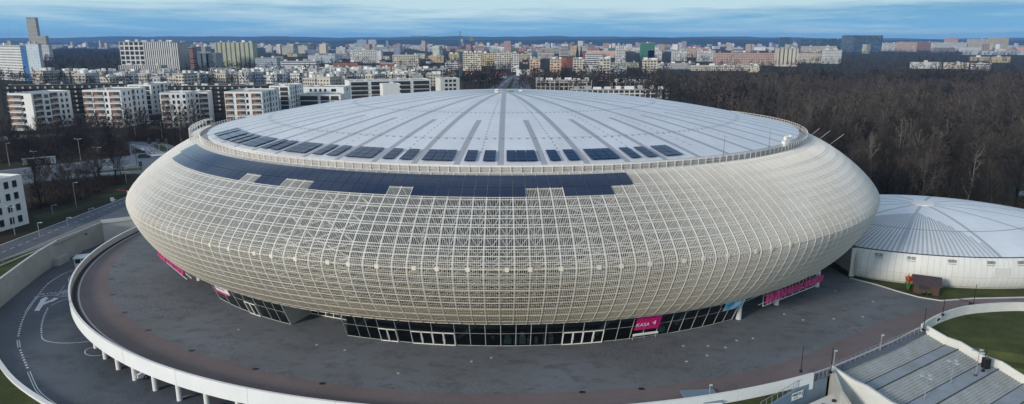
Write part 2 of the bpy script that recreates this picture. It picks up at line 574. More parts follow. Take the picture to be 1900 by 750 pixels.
# ================================================================== ARENA
OFF = 8.0     # the plan is an ellipse: half axis along x is this much longer
_t = np.linspace(0, PI / 2, 400)
_x1 = 52.6 + (65.7 - 52.6) * np.sin(_t) ** (2 / 1.31); _z1 = 14.8 + 9.55 * np.cos(_t) ** (2 / 1.31)
_x2 = 58.5 + 7.2 * np.cos(_t) ** (2 / 1.44); _z2 = 14.8 + (4.7 - 14.8) * np.sin(_t) ** (2 / 1.44)
PB = np.concatenate([_x1, _x2[1:]]); PZ = np.concatenate([_z1, _z2[1:]])
PL = np.concatenate([[0], np.cumsum(np.hypot(np.diff(PB), np.diff(PZ)))]); PLT = PL[-1]
def prof(u, off=0.0):
    u = np.asarray(u, float)
    b = np.interp(u * PLT, PL, PB); z = np.interp(u * PLT, PL, PZ)
    e = .01
    b1 = np.interp(np.clip(u + e, 0, 1) * PLT, PL, PB); z1 = np.interp(np.clip(u + e, 0, 1) * PLT, PL, PZ)
    b0 = np.interp(np.clip(u - e, 0, 1) * PLT, PL, PB); z0 = np.interp(np.clip(u - e, 0, 1) * PLT, PL, PZ)
    tb, tz = b1 - b0, z1 - z0
    l = np.hypot(tb, tz) + 1e-9
    nb, nz = -tz / l, tb / l       # outward
    return b + nb * off, z + nz * off, nb, nz
def SK(u, th, off=0.0):
    """point on the skin; arrays broadcast"""
    b, z, _, _ = prof(u, off)
    b, z, th = np.broadcast_arrays(b, z, th)
    return np.stack([(b + OFF) * np.cos(th), b * np.sin(th), z], -1)
def SKN(u, th):
    b, z, nb, nz = prof(u)
    nb, nz, th = np.broadcast_arrays(nb, nz, th)
    n = np.stack([nb * np.cos(th), nb * np.sin(th), nz], -1)
    return n / np.linalg.norm(n, axis=-1, keepdims=True)

def sweep(Cc, S, D, w, d, closed=False):
    """Cc,S,D: (n,k,3). box-section sweep -> V,F"""
    n, k, _ = Cc.shape
    V = np.stack([Cc + S * w / 2, Cc - S * w / 2, Cc - S * w / 2 - D * d, Cc + S * w / 2 - D * d], 2)  # n,k,4,3
    idx = np.arange(n * k * 4).reshape(n, k, 4)
    F = []
    nx = np.roll(idx, -1, 1) if closed else None
    for a in range(4):
        b = (a + 1) % 4
        if closed:
            f = np.stack([idx[:, :, a], nx[:, :, a], nx[:, :, b], idx[:, :, b]], -1)
        else:
            f = np.stack([idx[:, :-1, a], idx[:, 1:, a], idx[:, 1:, b], idx[:, :-1, b]], -1)
        F.append(f.reshape(-1, 4))
    return V.reshape(-1, 3), np.concatenate(F)

def bars(A, B, r):
    """three-sided bars between point arrays"""
    d = B - A; d /= np.linalg.norm(d, axis=1, keepdims=True) + 1e-9
    up = np.tile([0.0, 0, 1], (len(A), 1)); up[np.abs(d[:, 2]) > .95] = [1, 0, 0]
    e = np.cross(d, up); e /= np.linalg.norm(e, axis=1, keepdims=True)
    g = np.cross(d, e)
    P = []
    for i in range(3):
        t = 2 * PI * i / 3
        o_ = (e * math.cos(t) + g * math.sin(t)) * r
        P += [A + o_, B + o_]
    V = np.stack(P, 1)
    n = len(A); base = (np.arange(n) * 6)[:, None]
    F = np.concatenate([base + np.array([[0, 1, 3, 2]]), base + np.array([[2, 3, 5, 4]]), base + np.array([[4, 5, 1, 0]])])
    return V.reshape(-1, 3), F

def join(parts):
    Vs, Fs, n = [], [], 0
    for V, F in parts:
        Vs.append(V); Fs.append(F + n); n += len(V)
    return np.concatenate(Vs), np.concatenate(Fs)

arena = thing('sports_arena', 'huge oval arena wrapped in a cream lattice shell under a pale shallow dome', 'arena')
NR = 240
T0 = -PI / 2
def TH(rib): return T0 + np.asarray(rib, float) * (2 * PI / NR)

# meridian slats
NF = NR * 8
th = T0 + (np.arange(NF) + .5) * 2 * PI / NF
us = np.linspace(.012, .955, 44)
Cc = SK(us[None, :], th[:, None], .24); Nn = SKN(us[None, :], th[:, None])
tg = np.stack([-np.sin(th), np.cos(th), 0 * th], -1)[:, None, :] * np.ones((1, 44, 1))
V, F = sweep(Cc, tg, Nn, .04, .10)
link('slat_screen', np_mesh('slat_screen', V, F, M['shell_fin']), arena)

# ribs and ring pipes (outer grid)
th = TH(np.arange(NR))
us = np.linspace(.012, 1, 60)
Cc = SK(us[None, :], th[:, None], .27); Nn = SKN(us[None, :], th[:, None])
tg = np.stack([-np.sin(th), np.cos(th), 0 * th], -1)[:, None, :] * np.ones((1, 60, 1))
V, F = sweep(Cc, tg, Nn, .085, .14)
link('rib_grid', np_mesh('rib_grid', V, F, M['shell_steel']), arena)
ringu = [.036, .129, .197, .255, .307, .356, .41, .464, .51, .536, .561, .593, .629, .665, .708, .747, .791, .847, .914, .965]
def ring_mesh(ulist, off, w, d):
    thr = np.linspace(0, 2 * PI, NR * 1 + 1)[:-1]
    ua = np.array(ulist)
    Cc = SK(ua[:, None], thr[None, :], off)
    Nn = SKN(ua[:, None], thr[None, :])
    tt = np.stack([-np.sin(thr), np.cos(thr), 0 * thr], -1)[None] * np.ones((len(ua), 1, 1))
    S = np.cross(Nn, tt)
    return sweep(Cc, S, Nn, w, d, True)
dbl = [u for u in ringu if u < .5]
allr = ringu + [u + .014 for u in dbl]
V, F = ring_mesh(allr, .258, .058, .08)
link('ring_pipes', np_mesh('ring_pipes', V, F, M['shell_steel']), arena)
# close horizontal louvres of the lower half
lou = list(np.arange(.49, .98, .0185))
V, F = ring_mesh(lou, .20, .05, .04)
link('lower_louvres', np_mesh('lower_louvres', V, F, M['cream']), arena)
# space frame behind: inner chords + zigzag webs
inner_u = [(a + b) / 2 for a, b in zip(ringu[:-1], ringu[1:])]
parts = [ring_mesh(inner_u, -1.25, .08, .08)]
_th = TH(np.arange(0, NR, 2) + .5); _us = np.linspace(.03, .95, 40)
_tg = np.stack([-np.sin(_th), np.cos(_th), 0 * _th], -1)[:, None, :] * np.ones((1, 40, 1))
parts.append(sweep(SK(_us[None, :], _th[:, None], -1.25), _tg, SKN(_us[None, :], _th[:, None]), .11, .1))
A_, B_ = [], []
j = np.arange(NR)
for i, ui in enumerate(inner_u):
    q = SK(ui, TH(j + .5), -1.25)
    for (uo, jj) in ((ringu[i], j), (ringu[i], j + 1)):
        A_.append(SK(uo, TH(jj), 0.0)); B_.append(q)
    if i % 2 == 0:
        A_.append(SK(ringu[i + 1], TH(j), 0.0)); B_.append(q)
parts.append(bars(np.concatenate(A_), np.concatenate(B_), .075))
V, F = join(parts)
link('space_frame', np_mesh('space_frame', V, F, M['shell_steel']), arena)
# crossed wind bracing bays
for c0 in (-16, 5, -52, 46, 80, -86, 112, -118):
    A_, B_ = [], []
    for a in range(1, len(ringu) - 2, 2):
        for s0 in (0, 3):
            p = SK(ringu[a], TH(c0 + s0), .02); q = SK(ringu[a + 2], TH(c0 + s0 + 3), .02)
            r_ = SK(ringu[a], TH(c0 + s0 + 3), .02); s_ = SK(ringu[a + 2], TH(c0 + s0), .02)
            A_ += [p, r_]; B_ += [q, s_]
            A_ += [SK(ringu[a], TH(c0 + s0), -1.2), SK(ringu[a], TH(c0 + s0 + 3), -1.2)]
            B_ += [SK(ringu[a + 2], TH(c0 + s0 + 2), -1.2), SK(ringu[a + 2], TH(c0 + s0), -1.2)]
    V, F = bars(np.array(A_), np.array(B_), .12)
    link('cross_bracing', np_mesh('cross_bracing', V, F, M['shell_steel']), arena)

# solid inner bowl behind the screen
m, nt, b = nmat('bowl_wall')
v = objco(nt)
s = N(nt, 'ShaderNodeSeparateXYZ'); nt.links.new(v, s.inputs[0])
an = mth(nt, 'MULTIPLY', mth(nt, 'ARCTAN2', s.outputs[1], s.outputs[0]), NR / (2 * PI) / 2)
cmb = N(nt, 'ShaderNodeCombineXYZ')
nt.links.new(mth(nt, 'FLOOR', an), cmb.inputs[0]); nt.links.new(mth(nt, 'FLOOR', mth(nt, 'MULTIPLY', s.outputs[2], .55)), cmb.inputs[1])
wn = N(nt, 'ShaderNodeTexWhiteNoise'); nt.links.new(cmb.outputs[0], wn.inputs['Vector'])
zz = ramp(nt, s.outputs[2], 8, 16)
base = mixc(nt, zz, (.24, .205, .16), (.155, .155, .15))
fl = noise(nt, .11, 4, v)
base = mixc(nt, ramp(nt, fl, .42, .6), base, (.05, .05, .05))
c = mixc(nt, mth(nt, 'GREATER_THAN', wn.outputs['Value'], .80), base, (.05, .05, .05))
slot = mth(nt, 'LESS_THAN', mth(nt, 'FRACT', mth(nt, 'MULTIPLY', s.outputs[2], .36)), .09)
c = mixc(nt, mth(nt, 'MULTIPLY', slot, .7), c, (.06, .055, .05))
nt.links.new(c, b.inputs['Base Color']); b.inputs['Roughness'].default_value = .7
M['bowl'] = m
nu, nth = 26, 120
uu = np.linspace(.02, .93, nu); tt_ = np.linspace(0, 2 * PI, nth + 1)[:-1]
Vb = SK(uu[:, None], tt_[None, :], -3.0)
idx = np.arange(nu * nth).reshape(nu, nth)
F = np.stack([idx[:-1], np.roll(idx, -1, 1)[:-1], np.roll(idx, -1, 1)[1:], idx[1:]], -1).reshape(-1, 4)
link('bowl_wall', np_mesh('bowl_wall', Vb.reshape(-1, 3), F, M['bowl']), arena)
# closing soffit from the shell's lower lip to the glazing, and lip rail
def ring_surface(bz, nth=160):
    t_ = np.linspace(0, 2 * PI, nth + 1)[:-1]
    V = np.stack([np.stack([(b_ + OFF) * np.cos(t_), b_ * np.sin(t_), z_ + 0 * t_], -1) for b_, z_ in bz])
    k = len(bz); idx = np.arange(k * nth).reshape(k, nth)
    F = np.stack([idx[:-1], np.roll(idx, -1, 1)[:-1], np.roll(idx, -1, 1)[1:], idx[1:]], -1).reshape(-1, 4)
    return V.reshape(-1, 3), F
V, F = ring_surface([(59.3, 5.0), (58.9, 4.62), (58.3, 4.5), (49.0, 4.5)])
link('soffit', np_mesh('soffit', V, F, M['tan']), arena)
V, F = ring_surface([(62.1, 8.1), (60.9, 6.75), (59.6, 5.35), (58.75, 4.78)])
F_ = F
link('lower_cladding', np_mesh('lower_cladding', V * np.array([.9975, .9975, 1]), F, M['tan']), arena)

# roof dome
M['dome'] = dome_mat('dome_membrane', 59.5, 51.5, 60, (.65, .675, .71), (.31, .325, .35))
nr, nth = 30, 180
V = []; t_ = np.linspace(0, 2 * PI, nth + 1)[:-1]
for i in range(1, nr + 1):
    q = i / nr
    V.append(np.stack([59.5 * q * np.cos(t_), 51.5 * q * np.sin(t_), 25.4 + 6.6 * (1 - q * q) + 0 * t_], -1))
V = np.stack(V); idx = np.arange(nr * nth).reshape(nr, nth)
F = np.stack([idx[:-1], idx[1:], np.roll(idx, -1, 1)[1:], np.roll(idx, -1, 1)[:-1]], -1).reshape(-1, 4)
V = np.concatenate([V.reshape(-1, 3), [[0, 0, 32.02]]]); ctr = len(V) - 1
F = np.concatenate([F, np.stack([np.full(nth // 2, ctr), idx[0][0::2], idx[0][1::2], np.roll(idx[0], -2)[0::2]], -1)])
me = np_mesh('dome_roof', V, F, M['dome']); me.polygons.foreach_set('use_smooth', [True] * len(me.polygons))
dome = link('dome_roof', me, arena)
mb = MB(); mb.bar((0, 0, 31.9), (0, 0, 32.15), 1.9, 24)
mb.build('roof_cap', M['roof_grey'], dome)
for k_ in range(3):
    mb = MB(); a = k_ * 2.1; mb.box(3.4 * math.cos(a), 3.4 * math.sin(a), 31.8, .7, .7, .45)
    mb.build('roof_vent', M['white_steel'], dome)

# rim gutter, walkway and railing
V, F = ring_surface([(51.45, 25.38), (51.5, 24.0), (52.3, 24.0), (52.35, 24.4), (53.05, 24.4), (53.1, 24.0)], 180)
link('rim_gutter', np_mesh('rim_gutter', V, F, M['white_steel']), arena)
npst = 264
t_ = np.linspace(0, 2 * PI, npst + 1)[:-1]
def rimp(b_, z_, t=t_): return np.stack([(b_ + OFF) * np.cos(t), b_ * np.sin(t), z_ + 0 * t], -1)
A_ = [rimp(52.85, 24.4)]; B_ = [rimp(52.9, 25.6)]
parts = [bars(A_[0], B_[0], .06)]
for z_, r_ in ((25.6, .06), (25.0, .03), (24.55, .05)):
    parts.append(bars(rimp(52.88, z_), np.roll(rimp(52.88, z_), -1, 0), r_))
V, F = join(parts)
rail = link('rim_railing', np_mesh('rim_railing', V, F, M['white_steel']), arena)
V, F = ring_surface([(52.7, 24.5), (52.73, 25.3)], 180)
link('railing_screen', np_mesh('railing_screen', V, F, plain('screen_panel', (.40, .375, .355), .8, .25, .9)), arena)

# little maintenance gantry at the left of the rim, and rooftop plant on the right
mb = MB()
for (px, py) in ((357, 262), (400, 240)):
    pass
def rim_xy(rib, b_): t = float(TH(rib)); return ((b_ + OFF) * math.cos(t), b_ * math.sin(t))
g = []
for rb in np.linspace(-47, -58, 9): g.append(rim_xy(rb, 54.6))
g2 = [rim_xy(rb, 53.2) for rb in np.linspace(-47, -58, 9)]
for a, b_ in zip(g[:-1], g[1:]):
    for z_ in (25.0, 25.7, 26.4): mb.bar((*a, z_), (*b_, z_), .07, 4)
for a, c_ in zip(g, g2):
    mb.bar((*a, 22.8), (*a, 26.4), .08, 4); mb.bar((*a, 25.0), (*c_, 25.0), .06, 4); mb.bar((*a, 26.4), (*c_, 26.4), .05, 4)
for i in range(8):
    mb.face([(*g[i], 25.0), (*g[i + 1], 25.0), (*g2[i + 1], 25.0), (*g2[i], 25.0)])
mb.build('maintenance_gantry', M['white_steel'], arena)
for rb in (23, 31, 41.5, 50.5):
    mb = MB(); x, y = rim_xy(rb, 51.9); mb.bar((x, y, 25.1), (x, y, 28.6), .035, 5, .015)
    mb.build('lightning_rod', M['dark_metal'], arena)
for rb in (35.5, 36.2, 37.3):
    mb = MB(); x, y = rim_xy(rb, 51.8); mb.box(x, y, 24.5, .8, .8, 1.3, .4); mb.bar((x, y, 26), (x, y, 26.6), .3, 8)
    mb.build('roof_fan', M['white_steel'], arena)
for rb in (60, 63.5, 66):
    mb = MB(); p = SK(.33, TH(rb), .1); q = SK(.33, TH(rb), 3.6)
    mb.bar(p, (q[0] + 1.5, q[1], q[2] + .2), .03, 5)
    mb.build('side_rod', M['white_steel'], arena)

# solar panels on the shell: one array per run of ribs
def pv_cols(c0, c1, u0, u1, rows, off=.34):
    mb = MB()
    for cidx in range(c0, c1):
        for r in range(rows):
            ua = u0 + (u1 - u0) * r / rows + .0003; ub = u0 + (u1 - u0) * (r + 1) / rows - .0003
            ta, tb = float(TH(cidx + .018)), float(TH(cidx + .982))
            P = [SK(ub, ta, off), SK(ub, tb, off), SK(ua, tb, off), SK(ua, ta, off)]
            mb.face(P)
            Q = [SK(ub, ta, off - .09), SK(ub, tb, off - .09), SK(ua, tb, off - .09), SK(ua, ta, off - .09)]
            mb.face(Q[::-1]); mb.face([Q[0], Q[1], P[1], P[0]]); mb.face([P[3], P[2], Q[2], Q[3]])
    return mb
pv = pv_cols(-42, 11, .040, .135, 4); pv.build('solar_array', M['solar'], arena)
for (a, b_) in ((-41, -24), (-22, -19), (-16, -9), (-7, 2), (5, 9)):
    pv_cols(a, b_, .1365, .197, 3).build('solar_array', M['solar'], arena)
# solar panels on the lower edge of the dome
def pv_dome(k0, k1, q0=.912, q1=.985):
    mb = MB()
    nc = max(1, round((k1 - k0) * 4))
    for r in range(3):
        qa = q0 + (q1 - q0) * r / 3 + .0008; qb = q0 + (q1 - q0) * (r + 1) / 3 - .0008
        for i in range(nc):
            ta = T0 + (k0 + (k1 - k0) * i / nc + .008) * 2 * PI / 60; tb = T0 + (k0 + (k1 - k0) * (i + 1) / nc - .008) * 2 * PI / 60
            def pt(q, t, dz): return (59.5 * q * math.cos(t), 51.5 * q * math.sin(t), 25.4 + 6.6 * (1 - q * q) + dz)
            P = [pt(qb, ta, .3), pt(qb, tb, .3), pt(qa, tb, .3), pt(qa, ta, .3)]
            Q = [pt(qb, ta, .2), pt(qb, tb, .2), pt(qa, tb, .2), pt(qa, ta, .2)]
            mb.face(P); mb.face([Q[0], Q[1], P[1], P[0]]); mb.face([Q[1], Q[2], P[2], P[1]]); mb.face([Q[3], Q[0], P[0], P[3]])
    return mb
for k in range(-11, 4):
    if k % 2 == 0:
        if k > -11: pv_dome(k + .13, k + .87).build('roof_solar_array', M['solar'], dome)
    else:
        pv_dome(k + .14, k + .42).build('roof_solar_array', M['solar'], dome)
        pv_dome(k + .58, k + .88).build('roof_solar_array', M['solar'], dome)
pv_dome(4.1, 4.62).build('roof_solar_array', M['solar'], dome)

# floodlight boxes inside the lattice
for rb in [x * 2 + (0.5 if x % 3 == 0 else 0) for x in range(-11, 12)]:
    p = SK(.562, TH(rb), .18); t = float(TH(rb))
    mb = MB(); mb.box(0, 0, -.26, .52, .25, .52)
    o = mb.build('lamp_box', M['shell_steel'], arena); o.location = p; o.rotation_euler = (0, 0, t + PI / 2)
for rb, u_ in [(-11, .66), (-7.5, .66), (-4, .66), (-.5, .66), (3, .66), (-8, .77), (-4, .78), (8, .7), (-15, .72), (13, .6), (18, .65), (-22, .62)]:
    p = SK(u_, TH(rb), -2.85); mb = MB(); mb.box(0, 0, -.5, 1.6, .12, 1.0)
    o = mb.build('bowl_window', M['black'], arena); o.location = p; o.rotation_euler = (0, 0, float(TH(rb)) + PI / 2)

# ---- concourse glazing
GA, GB, LEAN = 64.2, 56.0, 1.9
def gpt(t, z): 
    k = LEAN * z / 4.6
    return ((GA + k) * math.cos(t), (GB + k) * math.sin(t), z)
def th_px(px, z=0.0):
    lo, hi = T0 - 1.2, T0 + 1.2
    for _ in range(50):
        md = (lo + hi) / 2
        if PJ(*gpt(md, z))[0] < px: lo = md
        else: hi = md
    return lo
mull = [[409, 428, 448, 467, 487, 506, 522, 540], [645, 669, 688, 709, 741, 767, 806, 846.5, 874, 901.6, 929.5, 957, 984, 1011, 1041.5, 1078, 1115.6, 1141.7, 1167, 1190, 1214.7, 1237, 1259, 1281, 1302, 1322.7, 1340, 1357]]
doors = {(709, 741): 2, (767, 806): 2, (806, 846.5): 2, (1041.5, 1078): 2, (1078, 1115.6): 2, (467, 487): 2}
for grp in mull:
    for a, b_ in zip(grp[:-1], grp[1:]):
        ta, tb = th_px(a), th_px(b_)
        mb = MB(); mb.face([gpt(ta, .05), gpt(tb, .05), gpt(tb, 4.5), gpt(ta, 4.5)])
        pane = mb.build('glass_pane', M['glazing'], arena)
        mb = MB(); mb.bar(gpt(ta, .05), gpt(ta, 4.5), .05, 4); mb.bar(gpt(ta, .08), gpt(tb, .08), .06, 4)
        mb.bar(gpt(ta, 2.35), gpt(tb, 2.35), .03, 4)
        if b_ == grp[-1]: mb.bar(gpt(tb, .05), gpt(tb, 4.5), .09, 4)
        mb.build('mullion', M['concrete'], pane)
        nd = doors.get((a, b_))
        if nd:
            for i in range(nd):
                t1, t2 = ta + (tb - ta) * (i + .04) / nd, ta + (tb - ta) * (i + .96) / nd
                def q(t, z): p = gpt(t, z); return (p[0] * 1.0035, p[1] * 1.0035, z)
                mb = MB()
                mb.bar(q(t1, .05), q(t1, 2.3), .06, 4); mb.bar(q(t2, .05), q(t2, 2.3), .06, 4); mb.bar(q(t1, 2.3), q(t2, 2.3), .07, 4)
                mb.bar(q(t1, .1), q(t2, .1), .07, 4)
                d_ = mb.build('door', M['white_steel'], arena)
                mb = MB(); tm = t1 + (t2 - t1) * (.9 if i % 2 == 0 else .1); p = q(tm, 1.1); mb.bar((p[0], p[1] - .08, .9), (p[0], p[1] - .08, 1.3), .025, 5)
                mb.build('handle', M['grey_metal'], d_)
# interior seen through the glass
mb = MB()
n_ = 90
for i in range(n_):
    ta, tb = T0 - 1.0 + 2.0 * i / n_, T0 - 1.0 + 2.0 * (i + 1) / n_
    A1 = (58.0 * math.cos(ta), 50 * math.sin(ta)); B1 = (58.0 * math.cos(tb), 50 * math.sin(tb))
    mb.face([(*A1, 0), (*B1, 0), (*B1, 4.5), (*A1, 4.5)])
mb.build('concourse_wall', plain('concourse_wall', (.32, .33, .31), .8, .5, .12), arena)
for px in (822, 1055, 1066, 834):
    t = th_px(px); mb = MB(); mb.box(0, 0, 2.5, .95, .1, 1.9)
    o = mb.build('red_wall_panel', M['red_panel'], arena); o.location = (gpt(t, 0)[0] * .975, gpt(t, 0)[1] * .975, 0); o.rotation_euler = (0, 0, t + PI / 2)
for px0, px1 in ((846, 905), (505, 538), (1115, 1165), (1270, 1320), (640, 700)):
    t1, t2 = th_px(px0), th_px(px1); mb = MB()
    p = Vector(gpt(t1, 0)) * .965; q = Vector(gpt(t2, 0)) * .965
    mb.bar((p.x, p.y, .2), (q.x, q.y, 4.3), .35, 4); mb.build('staircase', M['concrete'], arena)

for i, (px, w_, h_) in enumerate([(914, .5, 1.2), (942, 1.1, 1.3), (957.5, .6, 1.1), (970, .9, 1.7), (983, .6, 1.2), (996, .5, .9), (1012, .6, 1.2), (1024, .7, 1.6), (1233, .9, 1.4)]):
    t = th_px(px); p = gpt(t, 0)
    k_ = thing('ticket_machine', ['slim black machine inside the glass, nearest the left of the row', 'wide cream counter with a monitor behind the glass', 'small grey box standing at a mullion inside the hall', 'tall white board leaning behind the entrance glass', 'grey cabinet beside the tall white board in the hall', 'low white bin in the middle pane of the hall', 'grey cabinet at the right mullion inside the hall', 'pale machine with a green screen near the right doors', 'pale poster stand behind the glass right of the pink banner'][i], 'machine', (p[0] * .985, p[1] * .985, .02), t + PI / 2, 'objects behind the entrance glazing')
    mb = MB(); mb.box(0, 0, 0, w_, .5, h_ * .6); mb.build('body', M['pale_concrete' if i != 0 else 'black'], k_)
    mb = MB(); mb.box(0, .05, h_ * .6 + .003, w_ * .7, .3, h_ * .4); mb.build('screen', M['white_steel' if i in (3, 5) else 'grey_metal'], k_)

# recessed entrance at the left and dark store fronts on both flanks
def recess(px0, px1, depth, leftwall=True):
    t1, t2 = th_px(px0), th_px(px1)
    a, b_ = Vector(gpt(t1, 0)), Vector(gpt(t2, 0))
    n_ = Vector((-(b_ - a).y, (b_ - a).x, 0)).normalized()
    return a, b_, a + n_ * depth, b_ + n_ * depth
a, b_, c_, d_ = recess(541, 645, 4.6)
mb = MB(); mb.face([a, c_, c_ + Vector((0, 0, 4.48)), a + Vector((-.9, -1.3, 4.48))]); mb.build('entrance_side_wall', M['concrete'], arena)
mb = MB(); mb.face([d_, b_, b_ + Vector((.3, -1.5, 4.48)), d_ + Vector((0, 0, 4.48))]); mb.build('entrance_side_wall', M['concrete'], arena)
for i in range(7):
    p, q = c_.lerp(d_, i / 7), c_.lerp(d_, (i + 1) / 7)
    mb = MB(); mb.face([p, q, q + Vector((0, 0, 4.48)), p + Vector((0, 0, 4.48))]); pn = mb.build('glass_pane', M['dark_glass'], arena)
    mb = MB(); mb.bar(p, p + Vector((0, 0, 4.4)), .09, 4); mb.bar(p + Vector((0, 0, .1)), q + Vector((0, 0, .1)), .08, 4); mb.build('mullion', M['white_steel'], pn)
for side in (-1, 1):
    t_edge = th_px(409 if side < 0 else 1357)
    for i in range(16):
        t1 = t_edge + side * (.05 * i + .03); t2 = t_edge + side * (.05 * (i + 1) + .03)
        p = Vector((60.5 * math.cos(t1), 52.5 * math.sin(t1), 0)); q = Vector((60.5 * math.cos(t2), 52.5 * math.sin(t2), 0))
        if side < 0: p, q = q, p
        mb = MB(); mb.face([p, q, q + Vector((0, 0, 4.48)), p + Vector((0, 0, 4.48))]); pn = mb.build('glass_pane', M['dark_glass'], arena)
        mb = MB(); mb.bar(p, p + Vector((0, 0, 4.4)), .07, 4); mb.bar(p + Vector((0, 0, .1)), q + Vector((0, 0, .1)), .08, 4); mb.bar(p + Vector((0, 0, 2.6)), q + Vector((0, 0, 2.6)), .05, 4); mb.build('mullion', M['white_steel'], pn)
for px, py in ((1370, 592), (1440, 565), (370, 520), (1515, 532), (322, 488)):
    x, y = G(px, py, 0); mb = MB(); mb.bar((0, 0, 0), (0, 0, 4.6), .42, 16)
    mb.build('round_column', M['pale_concrete'], arena, (x, y, 0))
mb = MB()   # light eyebrow above the right glazing
ts = [th_px(p) for p in (1300, 1320, 1340, 1357, 1372)]
for t1, t2 in zip(ts[:-1], ts[1:]):
    p, q = gpt(t1, 4.4), gpt(t2, 4.4)
    mb.bar((p[0] * 1.012, p[1] * 1.012, 4.55), (q[0] * 1.012, q[1] * 1.012, 4.55), .12, 4)
mb.build('light_strip', M['white_steel'], arena)

# banners
def banner(px0, px1, z0, z1, mat, name, label, cat='banner', out=1.006):
    t1, t2 = th_px(px0), th_px(px1)
    o = thing(name, label, cat, (*gpt(t1, 0)[:2], 0))
    mb = MB()
    L = Vector(o.location)
    for i in range(4):
        a_, b2 = t1 + (t2 - t1) * i / 4, t1 + (t2 - t1) * (i + 1) / 4
        P = [Vector(gpt(a_, z0)), Vector(gpt(b2, z0)), Vector(gpt(b2, z1)), Vector(gpt(a_, z1))]
        P = [Vector((p.x * out, p.y * out, p.z)) - L for p in P]
        mb.face(P)
        Q = [p - Vector((0, -.04, 0)) for p in P]
        mb.face(Q[::-1]); mb.face([Q[0], Q[1], P[1], P[0]])
    mb.build('fabric', mat, o)
    return o, t1, t2
def on_glass(o, t, z, out=1.009):
    p = Vector(gpt(t, z)); p = Vector((p.x * out, p.y * out, p.z)) - Vector(o.location)
    tx = Vector((-GA * math.sin(t), GB * math.cos(t), 0)).normalized()
    up = (Vector(gpt(t, 4)) - Vector(gpt(t, 0))).normalized()
    return frame_m(p, tx, up)
o, t1, t2 = banner(1169, 1213, 1.75, 4.45, M['magenta'], 'ticket_banner', 'magenta banner with a white KASA 4 hung across two panes of glass')
text_obj('lettering', 'KASA', .88, M['white_paint'], o, on_glass(o, t1 + (t2 - t1) * .27, 2.75))
text_obj('lettering', '4', 1.15, M['white_paint'], o, on_glass(o, t1 + (t2 - t1) * .72, 2.9))
mb = MB(); p = gpt(t1, .9); q = gpt(t2, .9); L = Vector(o.location)
k_ = thing('ticket_counter', 'long pale counter shelf below the magenta banner', 'counter', (*gpt(t1, 0)[:2], 0))
mb.bar((p[0] * 1.01 - L.x, p[1] * 1.01 - L.y, .95), (q[0] * 1.01 - L.x, q[1] * 1.01 - L.y, .95), .22, 4)
mb.build('shelf', M['pale_concrete'], k_)
for f in (.02, .5, .98):
    mb = MB(); t = t1 + (t2 - t1) * f; p = gpt(t, 0); mb.bar((p[0] * 1.01 - L.x, p[1] * 1.01 - L.y, 0), (p[0] * 1.01 - L.x, p[1] * 1.01 - L.y, .9), .05, 6)
    mb.build('leg', M['grey_metal'], k_)
# blue snowy poster
m, nt, b = nmat('sky_poster')
v = objco(nt)
f = noise(nt, .8, 5, v)
nt.links.new(mixc(nt, ramp(nt, f, .42, .6), (.03, .36, .66), (.75, .88, .92)), b.inputs['Base Color'])
M['poster'] = m
banner(1325, 1360, 2.6, 4.45, M['poster'], 'picture_banner', 'blue and white cloud picture banner at the right end of the glazing')
o, t1, t2 = banner(421, 446, 2.55, 4.45, M['white_paint'], 'white_banner', 'white banner with pink edges and grey lettering on the left glazing')
text_obj('lettering', 'Restauracja', .62, M['grey_metal'], o, on_glass(o, (t1 + t2) / 2, 3.5))
mb = MB(); L = Vector(o.location)
for z_ in (2.6, 4.4):
    p, q = gpt(t1, z_), gpt(t2, z_); mb.bar((p[0] * 1.01 - L.x, p[1] * 1.01 - L.y, z_), (q[0] * 1.01 - L.x, q[1] * 1.01 - L.y, z_), .09, 4)
mb.build('border', M['magenta'], o)

# magenta letter signs on white trusses on the flanks
def letter_sign(P0, P1, z0, z1, words, label, size):
    a_, b2 = Vector((*P0, 0)), Vector((*P1, 0))
    o = thing('letter_sign', label, 'sign', tuple(a_))
    d = b2 - a_; Ld = d.length; dn = d.normalized(); nn = Vector((dn.y, -dn.x, 0))
    mb = MB()
    for z_ in (z0 - .2, z1 + .1):
        for off in (-.25, -1.0):
            mb.bar(nn * off + Vector((0, 0, z_)), d + nn * off + Vector((0, 0, z_)), .06, 5)
    k = int(Ld / 1.0)
    for i in range(k):
        p, q = dn * (Ld * i / k), dn * (Ld * (i + 1) / k)
        za, zb = (z0 - .2, z1 + .1) if i % 2 == 0 else (z1 + .1, z0 - .2)
        mb.bar(p + nn * -.25 + Vector((0, 0, za)), q + nn * -1.0 + Vector((0, 0, zb)), .045, 4)
        mb.bar(p + nn * -1.0 + Vector((0, 0, z1 + .1)), q + nn * -.25 + Vector((0, 0, z1 + .1)), .045, 4)
    mb.build('truss', M['white_steel'], o)
    x = 0.0
    wtot = sum(len(w) for w, s_ in words) + .8 * (len(words) - 1)
    for w, s_ in words:
        for ch in w:
            cx_ = (x + .5) / wtot * Ld
            me = text_mesh(ch, size * s_, .18); me.materials.clear(); me.materials.append(M['pink'])
            lo = link('letter', me, o)
            lo.matrix_local = frame_m(dn * cx_ + nn * .1 + Vector((0, 0, (z0 + z1) / 2)), dn, (0, 0, 1)) @ Matrix.Diagonal((1.0, 1.15, 1, 1))
            mb = MB(); mb.box(0, 0, z0 + .05, Ld / wtot * .86, .1, z1 - z0 - .1)
            bo = mb.build('letter_back', M['magenta'], lo)
            bo.matrix_local = lo.matrix_local.inverted() @ frame_m(dn * cx_ - nn * .16, dn, -nn)
            x += 1
        x += .8
    return o
letter_sign((40.6, -47.0), (53.6, -37.2), 2.55, 4.45, [('TAURON', 1), ('ARENA', .7), ('KRAKÓW', .7)], 'row of big magenta letters on a white truss under the right flank', 1.9)
